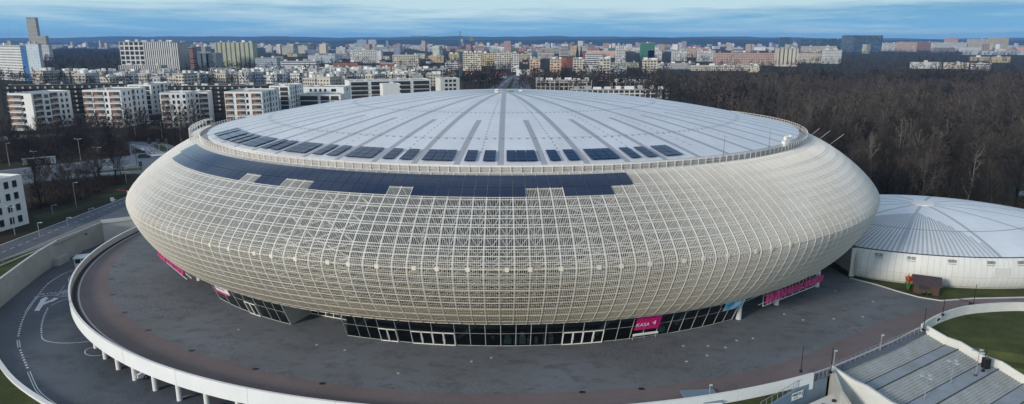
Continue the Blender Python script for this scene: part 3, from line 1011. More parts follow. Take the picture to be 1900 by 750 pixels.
letter_sign((-65.2, -22.6), (-54.5, -34.9), 2.6, 4.4, [('TAURON', 1), ('ARENA', .7), ('KRAKÓW', .7)], 'row of big magenta letters on a white truss under the left flank', 1.8)

# ================================================================== DECK, SUNKEN ROAD, TERRAIN
def ell(a, b, t): return (a * math.cos(t), b * math.sin(t))
def th_of(x, y, a=84.5, b=75.4): return math.atan2(y / b, x / a)
# parapet path along the deck edge, from the left rear round the front
tA, tB = R(-186), th_of(39.9, -65.8) 
edge = [ell(84.3, 75.2, tA + (tB - tA) * i / 90) for i in range(91)]
R0, L0 = (63.2, -51.3), (43.6, -64.0)
pathkerb = [(63.5, -27.5), (66.4, -30.6), (68.4, -34.0), (70.6, -37.0), (73.4, -38.6), (79.3, -37.6), (90, -37.0), (120, -38.5), (175, -52)]
farpar = [(62.9, -50.9), (65.6, -48.6), (68.6, -46.5), (71.8, -44.7), (75.0, -43.3), (80.1, -42.3), (84.6, -42.0), (100, -43), (120, -46), (170, -62)]
deck_out = edge + [L0, R0] + farpar[1:] + [(178, -56)] + pathkerb[::-1][1:] + [(62, -12), (62, 40)] + [ell(80, 70, R(a)) for a in (60, 90, 120, 150)]
mb_pts = deck_out
sheet('deck_paving', deck_out, 0.0, M['brown_asphalt'])
# inner asphalt field
inner = [(-83.0, 8.0), (-80.5, -4), (-79.3, -9.0), (-76.5, -18.0), (-74.4, -23.5), (-71.4, -29.0), (-67.9, -34.6), (-64.6, -39.2), (-60.8, -43.4), (-57.4, -47.0), (-53.3, -50.7), (-43.6, -57.4), (-32.4, -63.1), (-24, -66.2), (-15.2, -68.3), (-7, -69.2), (0.6, -69.5), (11, -68.9), (21.4, -67.3), (30.4, -64.6), (36.0, -62.2), (42.7, -58.6), (49.9, -53.5), (57.8, -47.9), (63.9, -44.6), (72.9, -39.2), (70.6, -37.2), (68.3, -34.0), (66.3, -30.8), (63.4, -27.6), (62, -12), (62, 40), (30, 60), (-30, 60), (-70, 40)]
sheet('deck_asphalt', inner, 0.005, M['asphalt'])
# deck slab edge and underside
mb = MB()
wall_along(mb, [(x * .9992, y * .9992) for x, y in edge], .06, -1.0, 0)
o = mb.build('deck_edge', M['white_paint']); o['kind'] = 'structure'
sheet('deck_underside', [(x * .998, y * .998) for x, y in edge] + [(0, 0), (-40, 40)], -.95, M['concrete'])
# parapet in segments with joints (one wall)
par = thing('parapet_wall', 'curved white parapet wall round the raised deck, nearest the camera', 'parapet', (*edge[45], 0))
ox, oy = edge[45]
segs = list(range(0, 91, 6))
for i0, i1 in zip(segs[:-1], segs[1:]):
    seg = [(x - ox, y - oy) for x, y in edge[i0:i1 + 1]]
    a, b_ = seg[-2], seg[-1]; L = math.hypot(b_[0] - a[0], b_[1] - a[1]); k_ = (L - .05) / L
    seg[-1] = (a[0] + (b_[0] - a[0]) * k_, a[1] + (b_[1] - a[1]) * k_)
    mb = MB(); wall_along(mb, seg, .32, -1.05, 1.1); mb.build('wall_panel', M['white_paint'], par)
mb = MB()
kb = [(x * .985, y * .983) for x, y in edge]
add_line(mb, kb, .22, .02); o = mb.build('kerb_line', M['kerb']); o['kind'] = 'structure'
mb = MB(); gut = [(x * .992, y * .991) for x, y in edge]; add_line(mb, gut, .62, .012); o = mb.build('gutter', M['roof_dark']); o['kind'] = 'structure'
# emblem painted on the parapet's outer face at the left
t = th_of(-70.2, -41.6)
e0 = ell(84.52, 75.42, t); tx = Vector((-84.3 * math.sin(t), 75.2 * math.cos(t), 0)).normalized()
em = thing('parapet_emblem', 'dark round arrow emblem on the outer face of the white parapet', 'emblem', (*e0, .3))
mb = MB()
def arc(mb, r, w, a0, a1, n=14, mi=0, y=0.0):
    for i in range(n):
        q0, q1 = a0 + (a1 - a0) * i / n, a0 + (a1 - a0) * (i + 1) / n
        mb.face([(r * math.cos(q0), r * math.sin(q0), y), ((r + w) * math.cos(q0), (r + w) * math.sin(q0), y), ((r + w) * math.cos(q1), (r + w) * math.sin(q1), y), (r * math.cos(q1), r * math.sin(q1), y)], mi)
arc(mb, .45, .18, .3, 5.6); mb.face([(-.2, -.1, 0), (.5, -.1, 0), (.5, .1, 0), (-.2, .1, 0)]); mb.face([(.3, -.3, 0), (.75, 0, 0), (.3, .3, 0)])
q = mb.build('mark', M['dark_glass'], em); q.matrix_local = frame_m((0, 0, 0), tx, (0, 0, 1)) @ Matrix.Translation((0, 0, .20)) @ Matrix.Scale(1.7, 4)

# columns below the deck
for i, (px, py) in enumerate([(195, 652), (228, 685), (265, 708), (312, 731)]):
    pass
tc0 = th_of(*G(228, 683, -4.6)); dtc = 5.35 / 80
cols = []
for k in range(-2, 16):
    t = tc0 + (k) * dtc
    x, y = ell(82.6, 73.6, t)
    lab = ['white round column under the deck edge with the white van behind it' if k == 1 else 'white round column under the deck edge beside the painted loop' if k == -1 else None][0]
    c_ = MB(); c_.bar((0, 0, 0), (0, 0, 3.7), .36, 16)
    o = c_.build('deck_column', M['white_paint'], None, (x, y, -4.6))
    tag(o, lab or 'round white column holding up the overhanging deck', 'column', 'columns under the deck')
# capital blocks read as small brackets
for k in range(-2, 15):
    t = tc0 + (k + .55) * dtc; x, y = ell(83.9, 74.8, t)
    mb = MB(); mb.box(0, 0, 0, .35, .35, .2, t); o = mb.build('drain_spout', M['grey_metal'], par); o.location = (x - ox, y - oy, -1.25)

# --- sunken service road, level -4.6
LOW = -4.6
retw = [(-60, -73), (-67, -66), (-78, -56), (-86, -47), (-90.5, -33.5), (-93.3, -23.2), (-96.6, -10.7), (-98.0, -2.8), (-97.4, 5), (-96.6, 13), (-90.0, 15.5), (-86, 22)]
lowzone = [(-50, -90), (-62, -88), (-84, -66), (-98, -40), (-99, 0), (-98, 20), (-80, 30), (0, 30), (60, -20), (85, -60), (95, -75), (90, -140), (0, -140), (-40, -100)]
sheet('service_road', lowzone, LOW, M['road'])
wall_pts = smooth([(-87.5, -44), (-90.0, -34.5), (-92.3, -26.0), (-94.7, -17.0), (-96.2, -10.7), (-97.2, -4.0)], 2)
retaining = thing('retaining_wall', 'tall bare concrete retaining wall curving beside the sunken road', 'wall', (-94, -17, LOW))
sub = [(x + 94, y + 17) for x, y in wall_pts]
n3 = len(sub) // 3
for k in range(3):
    seg = sub[k * n3:(k + 1) * n3 + 1] if k < 2 else sub[k * n3:]
    mb = MB(); wall_along(mb, seg, .4, 0, 4.75); mb.build('wall_panel', M['concrete'], retaining)
mb = MB(); wall_along(mb, sub, .46, 4.753, 4.85); mb.build('coping', M['kerb'], retaining)
w2 = thing('end_wall', 'bare concrete wall closing the sunken road, stained below its drain hole', 'wall', (-97.2, -4, LOW))
mb = MB(); wall_along(mb, [(0, 0), (.4, 7), (.9, 15.2)], .4, 0, 4.9); mb.build('wall_panel', M['concrete'], w2)
mb = MB(); mb.box(.95, 9, 3.6, .3, .35, .3); mb.build('drain_hole', M['black'], w2)
w3 = thing('ramp_wall', 'pale smooth wall with a white top by the deck at the far left', 'wall', (-96.3, 11.2, LOW))
mb = MB(); wall_along(mb, [(0, 0), (10.5, 6.5)], .35, 0, 4.6); mb.build('wall_panel', M['pale_concrete'], w3)
mb = MB(); wall_along(mb, [(.02, 0), (10.4, 6.5)], .5, 4.603, 5.3); mb.build('white_beam', M['white_paint'], w3)
mb = MB(); mb.box(0, 0, 0, 1.3, 4.2, 1.6, .08); tag(mb.build('plinth_block', M['concrete'], None, (-96.1, -4.9, LOW)), 'low grey concrete block at the foot of the retaining wall', 'block')
# barrier frame, yellow bin, glazed booth
b_ = thing('pipe_barrier', 'dark pipe frame barrier in front of the end wall', 'barrier', (-93.8, 1.6, LOW), .5)
mb = MB(); mb.bar((-1.2, 0, 0), (-1.2, 0, 1.1), .05, 6); mb.bar((1.2, 0, 0), (1.2, 0, 1.1), .05, 6); mb.build('post', M['dark_metal'], b_)
mb = MB(); mb.bar((-1.2, 0, 1.1), (1.2, 0, 1.1), .05, 6); mb.bar((-1.2, 0, .6), (1.2, 0, .6), .04, 6); mb.build('rail', M['dark_metal'], b_)
b_ = thing('grit_bin', 'yellow grit bin against the wall beside the parapet', 'bin', (-91.5, 4.6, LOW), .3)
mb = MB(); mb.prism([(-1, -.6), (1, -.6), (1, .6), (-1, .6)], 0, 1.1); mb.build('tub', M['yellow_paint'], b_)
mb = MB(); mb.prism([(-1.08, -.68), (1.08, -.68), (1.08, .68), (-1.08, .68)], 1.104, 1.3); mb.build('lid', M['yellow_paint'], b_)
b_ = thing('gate_booth', 'pale glazed gate booth half hidden behind the white parapet', 'booth', (-89.4, -7.2, LOW), .35)
mb = MB(); mb.prism([(-1.7, -1.3), (1.7, -1.3), (1.7, 1.3), (-1.7, 1.3)], 0, 1.2); mb.build('base', M['pale_concrete'], b_)
mb = MB(); mb.prism([(-1.6, -1.2), (1.6, -1.2), (1.6, 1.2), (-1.6, 1.2)], 1.204, 2.2); mb.build('window', M['dark_glass'], b_)
mb = MB(); mb.prism([(-1.9, -1.5), (1.9, -1.5), (1.9, 1.5), (-1.9, 1.5)], 2.204, 2.45); mb.build('roof', M['lamp_disc'], b_)
for dx in (-1.65, -.5, .6, 1.65):
    mb = MB(); mb.box(dx, -1.24, 1.2, .12, .1, 1.0); mb.build('post', M['white_steel'], b_)

# outer kerb wall at the bottom left with a lawn beyond
blk = smooth([(-90.2, -37), (-85.0, -42.5), (-79.0, -48.5), (-73.9, -53.5), (-69.2, -57.8), (-64.8, -61.2), (-58.9, -65.2), (-50, -70)], 1)
kw = thing('kerb_wall', 'low rounded white kerb wall at the bottom left corner beside grass', 'wall', (-73.9, -53.5, LOW))
mb = MB(); wall_along(mb, [(x + 73.9, y + 53.5) for x, y in blk], .55, 0, .75); mb.build('kerb_body', M['white_paint'], kw)
sheet('lawn', [(x, y) for x, y in blk] + [(-50, -92), (-95, -92), (-97, -37)], LOW + .35, M['lawn'])

# ground sheet with the sunken zone cut out
zg = -.32
hole = [(-87.6, -44.3), (-90.2, -34.5), (-92.5, -26.0), (-94.9, -17.0), (-96.4, -10.7), (-97.4, -4.0), (-97.0, 4), (-96.5, 11.4), (-86, 18), (-40, 30), (40, 30), (61.0, -20), (60.5, -49), (63.0, -50.95), (100, -51.4), (160, -51.6), (165, -140), (0, -142), (-60, -120), (-84, -60)]
S_ = 14000
outer = [(-S_, -2500), (S_, -2500), (S_, 15000), (-S_, 15000)]
tri = tessellate_polygon([[Vector((*p, 0)) for p in outer], [Vector((*p, 0)) for p in hole]])
allp = outer + hole
me = bpy.data.meshes.new('ground')
fs = []
for t in tri:
    a, b_, c_ = [Vector((*allp[i], 0)) for i in t]
    fs.append(t if (b_ - a).cross(c_ - a).z > 0 else t[::-1])
me.from_pydata([(*p, zg) for p in allp], [], fs); me.materials.append(M['ground'])
o = link('ground', me); o['kind'] = 'structure'
# banked grass between the wall top and the outer wall
sheet('verge', [(-90.6, -34.0), (-96.6, -10.7), (-97.5, -4.5), (-99.5, -14), (-101.5, -26), (-106, -50), (-92, -50)], zg + .1, M['lawn'])
# lawn right: inside hole region at z -0.1 for the lawn beyond the stairs
sheet('lawn', [(63.0, -50.9)] + [(x, y) for x, y in farpar[1:]] + [(200, -70), (120, -52), (63.6, -51.5)], -.29, M['lawn'])
_r = [(63.6, -51.5, -.29), (65.8, -53.0, -.55), (66.8, -54.6, -.62), (69.1, -56.3, -1.75), (70.4, -58.2, -1.85), (72.7, -59.9, -3.0), (74.0, -61.8, -3.1), (77, -64, -3.9), (90, -100, -4.3)]
mb = MB()
for i_, (p, q) in enumerate(zip(_r[:-1], _r[1:])):
    mb.face([p, q, (130 + i_, -56 - 9 * i_ - 5, q[2]), (130 + i_, -52 - 9 * i_, p[2])][::1])
o = mb.build('lawn', M['lawn']); o['kind'] = 'structure'
sheet('lawn', [(60, -22)] + [(x, y) for x, y in pathkerb] + [(185, -20), (120, -2), (62, 0)], -.08, M['lawn'])
mb = MB(); wall_along(mb, pathkerb, .28, -.3, .13); o = mb.build('path_kerb', M['kerb']); o['kind'] = 'structure'

# right parapet + stair wall (one curved concrete wall)
pr = thing('parapet_wall', 'curved pale concrete parapet between the brown path and the right lawn', 'parapet', (*farpar[0], -.6))
fx, fy = farpar[0]
fp_ = smooth(farpar, 1)
cut = [0, 5, 10, len(fp_) - 1]
for a, b_ in zip(cut[:-1], cut[1:]):
    mb = MB(); wall_along(mb, [(x - fx, y - fy) for x, y in fp_[a:b_ + 1]], .3, 0, 1.75); mb.build('wall_panel', M['pale_concrete'], pr)
stR = [(63.2, -51.3, 0), (65.4, -52.9, -1.2), (66.4, -54.5, -1.2), (68.7, -56.2, -2.5), (70.0, -58.1, -2.5), (72.3, -59.8, -3.8), (73.6, -61.7, -3.8), (76.0, -63.4, -4.55)]
stL = [(x - 19.6, y - 12.9, z) for x, y, z in stR]
M['step'] = asphalt('step_stone', (.38, .385, .355), .35, .5)
M['landing'] = asphalt('landing_stone', (.27, .30, .315), .3, .3)
st = thing('grand_staircase', 'wide stone staircase with smooth landings going down at the bottom right', 'staircase', (63.2, -51.3, 0))
for i in range(len(stR) - 1):
    a, b_, c_, d_ = [Vector(p) - Vector((63.2, -51.3, 0)) for p in (stR[i], stR[i + 1], stL[i], stL[i + 1])]
    mb = MB()
    if abs(a.z - b_.z) < .01:
        mb.face([c_ + Vector((0, 0, 0)), d_, b_, a]); mb.build('landing', M['landing'], st)
        mb = MB(); mb.bar(a + (b_ - a) * .03 + Vector((0, 0, .01)), c_ + (d_ - c_) * .03 + Vector((0, 0, .01)), .07, 4); mb.bar(a + (b_ - a) * .97 + Vector((0, 0, .01)), c_ + (d_ - c_) * .97 + Vector((0, 0, .01)), .09, 4)
        mb.build('drain_channel', M['black'], st)
        for k in range(9):
            f = (k + .5) / 9; p = c_.lerp(a, f); q = d_.lerp(b_, f)
            p2 = p.lerp(q, .25); q2 = p.lerp(q, .75)
            if random.random() < .8:
                mb = MB(); add_line(mb, [(p2.x, p2.y), (q2.x, q2.y)], .09, a.z + .006); mb.build('joint_line', M['concrete'], st)
    else:
        ns = 8
        for k in range(ns):
            f0, f1 = k / ns, (k + 1) / ns
            pa, pb, pc, pd = a.lerp(b_, f0), a.lerp(b_, f1), c_.lerp(d_, f0), c_.lerp(d_, f1)
            z = pb.z
            mb.face([(pc.x, pc.y, z), (pd.x, pd.y, z), (pb.x, pb.y, z), (pa.x, pa.y, z)])
            mb.face([(pc.x, pc.y, z), (pa.x, pa.y, z), (pa.x, pa.y, pa.z), (pc.x, pc.y, pa.z)])
        mb.build('flight', M['step'], st)
sw = thing('stair_wall', 'pale concrete wall stepping down along the right side of the staircase', 'wall', (63.2, -51.3, 0))
mb = MB(); P2 = [(x + .25, y + .1) for x, y, z in stR]; top_ = [z + 1.15 for x, y, z in stR]; top_[0] = 1.1
wall_along(mb, [(x - 63.2, y + 51.3) for x, y in P2], .35, [z - .6 for z in top_], top_) if False else wall_along(mb, [(x - 63.2, y + 51.3) for x, y in P2], .35, -5.0, top_)
mb.build('wall_panel', M['pale_concrete'], sw)
lw = thing('stair_wall', 'big grey-pink concrete wall on the left side of the staircase', 'wall', (43.4, -64.2, 0))
P3 = [(x - .3, y - .1, z) for x, y, z in stL]
mb = MB(); wall_along(mb, [(x - 43.4, y + 64.2) for x, y, z in P3], .4, -5.0, [p[2] + 1.2 for p in P3]); mb.build('wall_panel', M['pale_concrete'], lw)
mb = MB(); wall_along(mb, [(-.1, -.25), (-.6, -4.2), (.4, -9)], .35, -5, [1.1, -.2, -2.5]); mb.build('side_face', M['concrete'], lw)
# deck front rail between the two parapets, above the stairs
fr = thing('guard_railing', 'thin grey railing at the top of the wide staircase', 'railing', (*L0, 0))
d_ = Vector((R0[0] - L0[0], R0[1] - L0[1], 0)); nrm = Vector((d_.y, -d_.x, 0)).normalized()
A0 = Vector((-2.9, -1.2, 0)) * 0
for k in range(21):
    p = d_ * (k / 20); mb = MB(); mb.bar(p - nrm * .35, p - nrm * .35 + Vector((0, 0, 1.05)), .03, 5); mb.build('post', M['grey_metal'], fr)
mb = MB()
for z_ in (1.05, .7, .38): mb.bar(Vector((0, 0, z_)) - nrm * .35, d_ + Vector((0, 0, z_)) - nrm * .35, .025, 5)
mb.build('rail', M['grey_metal'], fr)
mb = MB(); wl = [(40.6, -64.4), (44.6, -62.2), (50.0, -58.8), (56.4, -54.6), (63.4, -49.6)]; add_line(mb, wl, .25, .02); o = mb.build('edge_line', M['kerb']); o['kind'] = 'structure'
mb = MB(); add_line(mb, [(x + .55, y - .75) for x, y in wl], 1.2, .012); o = mb.build('edge_gutter', M['road_far']); o['kind'] = 'structure'

# bottom centre: lawn wedge, ramp with blue wall, sign, technical box
sheet('lawn', [G(1290, 760, -.25), G(1300, 725, -.25), G(1400, 710, -.25), G(1470, 695, -.25), G(1510, 685, -.25), G(1512, 704, -.25), G(1480, 716, -.25), G(1400, 765, -.25)], -.25, M['lawn'])
rw = thing('ramp_wall', 'blue-grey wall strip with railing below the right end of the white parapet', 'wall', (*G(1533, 704, -.6), -.6))
ox2, oy2 = G(1533, 704, -.6)
rp = [(0, 0)] + [(x - ox2, y - oy2) for x, y in (G(1480, 728, -.9), G(1410, 770, -1.1))]
mb = MB(); wall_along(mb, rp, .3, -4.2, [.5, .35, .2]); mb.build('blue_face', M['blue_panel'], rw)
mb = MB()
for k in range(15):
    f = k / 14 * (len(rp) - 1); i = min(int(f), len(rp) - 2); g_ = f - i
    p = Vector((*rp[i], 0)).lerp(Vector((*rp[i + 1], 0)), g_); z_ = .5 - .15 * f
    mb.bar((p.x, p.y, z_), (p.x, p.y, z_ + 1.0), .03, 5)
mb.bar((*rp[0], 1.5), (*rp[1], 1.35), .035, 5); mb.bar((*rp[1], 1.35), (*rp[2], 1.2), .035, 5)
mb.build('railing', M['grey_metal'], rw)
mb = MB(); lr = [(x + 1.0, y - 2.3) for x, y in rp]; wall_along(mb, lr, 2.6, -4.1, [-1.4, -1.6, -1.9]); mb.build('lower_ledge', M['pale_concrete'], rw)
for f in (.25, .62):
    p = Vector((*lr[0], 0)).lerp(Vector((*lr[1], 0)), f); mb = MB(); mb.bar((p.x, p.y, -1.5), (p.x, p.y, -1.3), .28, 10); mb.build('round_vent', M['black'], rw)
sg = thing('direction_sign', 'white board with small dark lettering and a down arrow on the blue wall', 'sign', (*G(1475, 731, -1.0), -1.0))
dx, dy = rp[1][0] - rp[0][0], rp[1][1] - rp[0][1]; l = math.hypot(dx, dy); tv = Vector((-dx / l, -dy / l, 0)); nv = Vector((tv.y, -tv.x, 0))
mb = MB(); mb.box(0, 0, -.55, 2.2, .05, 1.0); q = mb.build('board', M['white_paint'], sg); q.matrix_local = frame_m(nv * .35, tv, -nv)
text_obj('lettering', 'WEJŚCIE', .42, M['black'], sg, frame_m(nv * .40 + Vector((0, 0, .15)) - tv * .2, tv, (0, 0, 1)))
text_obj('lettering', 'A - B', .3, M['black'], sg, frame_m(nv * .40 + Vector((0, 0, -.27)) - tv * .3, tv, (0, 0, 1)))
mb = MB(); mb.face([(-.1, .1, 0), (.1, .1, 0), (.0, -.4, 0)]); mb.face([(-.04, .35, 0), (-.04, .1, 0), (.04, .1, 0), (.04, .35, 0)]); q = mb.build('arrow', M['black'], sg); q.matrix_local = frame_m(nv * .40 + tv * .9, tv, (0, 0, 1))
bx = thing('lift_head', 'square white concrete lift head with a flat grey roof at the bottom edge', 'concrete box', (*G(1300, 752, -1), -1.2))
mb = MB(); mb.prism([(-2.0, -1.8), (2.2, -1.3), (1.8, 1.6), (-2.2, 1.2)], -3.4, 1.35); mb.build('wall', M['white_paint'], bx)
mb = MB(); mb.prism([(-2.1, -1.9), (2.3, -1.4), (1.9, 1.7), (-2.3, 1.3)], 1.354, 1.5); mb.build('roof', M['blue_panel'], bx)

# sign on the right parapet
i = 3
pp = Vector((*G(1751, 591, .6), .55)); tv = Vector((5.0, 3.9, 0)).normalized(); nv = Vector((tv.y, -tv.x, 0))
sg = thing('direction_sign', 'white board with a dark left arrow on the curved parapet by the lawn', 'sign', tuple(pp))
base_pt = None
bst = min(range(len(fp_) - 1), key=lambda k: (Vector(fp_[k]) - pp.xy).length)
tv2 = (Vector(fp_[bst + 1]) - Vector(fp_[bst])).normalized(); tv = Vector((tv2.x, tv2.y, 0)); nv = Vector((tv.y, -tv.x, 0))
sg.location = (fp_[bst][0] + nv.x * .19, fp_[bst][1] + nv.y * .19, .45)
mb = MB(); mb.box(0, 0, -.5, 2.6, .05, 1.0); q = mb.build('board', M['white_paint'], sg); q.matrix_local = frame_m((0, 0, 0), tv, -nv)
mb = MB(); mb.face([(-1.1, 0, 0), (-.6, -.35, 0), (-.6, .35, 0)]); mb.face([(-.6, -.16, 0), (-.05, -.16, 0), (-.05, .16, 0), (-.6, .16, 0)]); q = mb.build('arrow', M['black'], sg); q.matrix_local = frame_m(nv * .05, tv, (0, 0, 1))
text_obj('lettering', 'MAŁA', .36, M['grey_metal'], sg, frame_m(nv * .05 + tv * .65 + Vector((0, 0, .2)), tv, (0, 0, 1)))
text_obj('lettering', 'HALA', .36, M['grey_metal'], sg, frame_m(nv * .05 + tv * .65 + Vector((0, 0, -.2)), tv, (0, 0, 1)))

# road markings of the sunken road
LZ = LOW + .006
def zl(x, y): return G(x / 3.946, 560 + y / 3.946, LOW)
def zu(x, y): return G(30 + x / 6.25, 480 + y / 6.25, LOW)
mb = MB()
add_line(mb, smooth([zu(730, 118), zu(640, 138), zu(540, 180), zu(450, 232), zu(370, 290)], 2), .16, LZ)
def dashes(path, w, on, off):
    pts = resample(path, .1); k = 0
    while k < len(pts):
        seg = pts[k:k + int(on / .1) + 1]
        if len(seg) > 1: add_line(mb, [seg[0], seg[-1]], w, LZ)
        k += int((on + off) / .1)
dashes(smooth([zu(370, 290), zu(310, 355), zu(250, 430)], 1), .28, .55, .55)
for off in (-.14, .14):
    L_, R_ = strip_pts([zu(245, 440), zu(175, 530), zu(115, 618)], abs(off) * 2); add_line(mb, L_ if off > 0 else R_, .12, LZ)
dashes(smooth([zl(190, 80), zl(150, 170), zl(132, 265)], 2), .3, .55, .55)
for off in (-.14, .14):
    L_, R_ = strip_pts([zl(132, 280), zl(140, 335)], .28); add_line(mb, L_ if off > 0 else R_, .12, LZ)
dashes(smooth([zl(148, 352), zl(170, 410), zl(205, 495)], 2), .3, .55, .55)
for off in (-.14, .14):
    L_, R_ = strip_pts(smooth([zl(210, 512), zl(240, 585), zl(275, 655), (zl(330, 705)), zl(400, 752), zl(520, 830)], 1), .3); add_line(mb, L_ if off > 0 else R_, .12, LZ)
add_line(mb, [zl(225, 672), zl(275, 660)], .1, LZ)
add_line(mb, smooth([zu(672, 448), zu(600, 462), zu(520, 490), zu(400, 545)], 1), .13, LZ)
dashes(smooth([zl(350, 45), zl(318, 115), zl(302, 185), zl(304, 240)], 1), .25, .5, .5)
add_line(mb, smooth([zl(304, 245), zl(308, 272), zl(345, 292), zl(450, 305), zl(600, 298), zl(720, 278)], 2), .14, LZ)
add_line(mb, smooth([zl(840, 365), zl(760, 388), zl(690, 398), zl(640, 390), zl(618, 375), zl(625, 352), zl(670, 334), zl(745, 322)], 2), .14, LZ)
# hatched zone
def zz_(x, y): return G(60 + x / 12.49, 530 + y / 12.49, LOW)
for k in range(13):
    f = k / 12; a = zz_(540 + 190 * f, 245 - 240 * f); b_ = zz_(600 + 160 * f, 225 - 222 * f); add_line(mb, [a, b_], .13, LZ)
for k in range(6):
    f = k / 5; a = zz_(590 + 150 * f, 190 - 88 * f); b_ = zz_(720 + 190 * f, 170 - 60 * f + 20); add_line(mb, [a, b_], .12, LZ)
add_line(mb, smooth([zu(670, 190), zu(625, 205), zu(600, 240), zu(620, 272), zu(665, 290)], 2), .12, LZ)
o = mb.build('road_marking', M['line']); o['kind'] = 'structure'
mb = MB()
mb.face([(*zz_(45, 585), LZ), (*zz_(160, 585), LZ), (*zz_(250, 450), LZ), (*zz_(270, 395), LZ), (*zz_(195, 340), LZ)])
mb.face([(*zz_(165, 335), LZ), (*zz_(195, 340), LZ), (*zz_(270, 395), LZ), (*zz_(340, 315), LZ), (*zz_(380, 305), LZ), (*zz_(312, 258), LZ)])
mb.face([(*zz_(250, 450), LZ), (*zz_(430, 372), LZ), (*zz_(400, 345), LZ), (*zz_(270, 395), LZ)])
mb.face([(*zz_(400, 345), LZ), (*zz_(430, 372), LZ), (*zz_(440, 385), LZ), (*zz_(612, 295), LZ), (*zz_(500, 280), LZ), (*zz_(480, 305), LZ)])
o = mb.build('arrow_marking', M['line']); o['kind'] = 'structure'
def ground_text(txt, size, a, b_, name='road_lettering'):
    d = Vector((b_[0] - a[0], b_[1] - a[1], 0)); c_ = Vector(((a[0] + b_[0]) / 2, (a[1] + b_[1]) / 2, LZ))
    o = text_obj(name, txt, size, M['line'], None, frame_m(c_, d, Vector((-d.y, d.x, 0))), .001); o['kind'] = 'structure'
ground_text('PŁYTA', 1.0, zz_(215, 200), zz_(530, 170))
ground_text('GŁÓWNA', .9, zz_(150, 258), zz_(520, 218))
ground_text('HALA', .95, zz_(790, 195), zz_(960, 180))
ground_text('MAŁA', .95, zz_(660, 250), zz_(900, 235))
for k, (px, py) in enumerate([(325, 715), (338, 737), (418, 748)]):
    mb = MB()
    for i in range(4):
        x, y = G(px + i * 4, py + i * 1.5 - i * 2.5, LOW); add_line(mb, [(x, y), (x + .9, y + .25)], .14, LZ)
    o = mb.build('bay_marking', M['line']); o['kind'] = 'structure'

# small caps set in the deck
caps = [(875, 671), (912, 664), (443, 612), (640, 650), (1268, 642), (1314, 642), (1346, 645), (1397, 628), (1455, 583), (1490, 594), (1547, 592), (1531, 496), (1601, 588), (739, 693), (1274, 671), (1367, 632), (1312, 660), (1550, 540), (1620, 560), (588, 640)]
cap0 = None
for i, (px, py) in enumerate(caps):
    x, y = G(px, py, 0)
    if cap0 is None:
        mb = MB(); mb.bar((0, 0, 0), (0, 0, .05), .2, 10); cm = mb.mesh('paving_lamp', M['concrete'])
        cap0 = 1
    tag(link('paving_lamp', cm, None, (x, y, .008)), 'small pale round lamp set flush in the dark deck asphalt', 'ground lamp', 'lamps set in the deck')
dr = None
for i, (px, py) in enumerate([(212, 495), (206, 518), (209, 547), (231, 580), (275, 613), (355, 651), (474, 685), (598, 712), (1080, 728), (1190, 722)]):
    x, y = G(px, py, 0)
    if dr is None:
        mb = MB(); mb.box(0, 0, 0, .7, .45, .04); dr = mb.mesh('drain_cover', M['black'])
    tag(link('drain_cover', dr, None, (x, y, .008)), 'small black drain cover on the edge of the dark asphalt', 'drain cover', 'drain covers along the asphalt edge')

# ================================================================== SMALL DOME HALL
HX, HY = 87.0, -7.8
HA, HB = 1.33, 1.0
hall = thing('small_hall', 'small round white hall with a ribbed low dome, right of the big arena', 'hall', (HX, HY, 0))
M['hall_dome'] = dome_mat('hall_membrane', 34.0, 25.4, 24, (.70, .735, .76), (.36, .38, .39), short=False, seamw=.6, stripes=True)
def clampx(x): return max(x, 64.6 - HX)
nr, nth = 18, 144
V = []
for i in range(nr + 1):
    q = i / nr
    for k in range(nth):
        t = 2 * PI * k / nth; r = 24.6 * max(q, .001)
        V.append((clampx(r * HA * math.cos(t)), r * math.sin(t), 5.5 + 3.9 * (1 - q * q)))
idx = np.arange((nr + 1) * nth).reshape(nr + 1, nth)
F = np.stack([idx[:-1], idx[1:], np.roll(idx, -1, 1)[1:], np.roll(idx, -1, 1)[:-1]], -1).reshape(-1, 4)
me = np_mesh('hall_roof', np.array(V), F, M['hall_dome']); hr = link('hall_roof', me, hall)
mb = MB()
for k in range(24):
    a, b_ = 2 * PI * k / 24, 2 * PI * (k + 1) / 24
    mb.face([(0, 0, 9.68), (2.3 * math.cos(a), 2.3 * math.sin(a), 9.58), (2.3 * math.cos(b_), 2.3 * math.sin(b_), 9.58)])
    mb.face([(2.3 * math.cos(a), 2.3 * math.sin(a), 9.3), (2.3 * math.cos(b_), 2.3 * math.sin(b_), 9.3), (2.3 * math.cos(b_), 2.3 * math.sin(b_), 9.58), (2.3 * math.cos(a), 2.3 * math.sin(a), 9.58)])
mb.build('roof_cap', M['white_paint'], hr)
# bulging ribbed wall
m, nt, b = nmat('hall_cladding')
v = objco(nt); s = N(nt, 'ShaderNodeSeparateXYZ'); nt.links.new(v, s.inputs[0])
an = mth(nt, 'MULTIPLY', mth(nt, 'ARCTAN2', s.outputs[1], s.outputs[0]), 26.0 / .95)
j1 = mth(nt, 'LESS_THAN', mth(nt, 'FRACT', an), .1)
hz = mth(nt, 'LESS_THAN', mth(nt, 'ABSOLUTE', mth(nt, 'SUBTRACT', s.outputs[2], 2.1)), .05)
c = mixc(nt, mth(nt, 'MULTIPLY', mth(nt, 'MAXIMUM', j1, hz), .4), (.70, .70, .66), (.33, .33, .3))
st_ = noise(nt, 1, 4, mapping(nt, v, (.9, .9, .08)))
c = mixc(nt, mth(nt, 'MULTIPLY', ramp(nt, st_, .45, .8), .3), c, (.45, .42, .36))
nt.links.new(c, b.inputs['Base Color']); b.inputs['Roughness'].default_value = .6
M['hall_clad'] = m
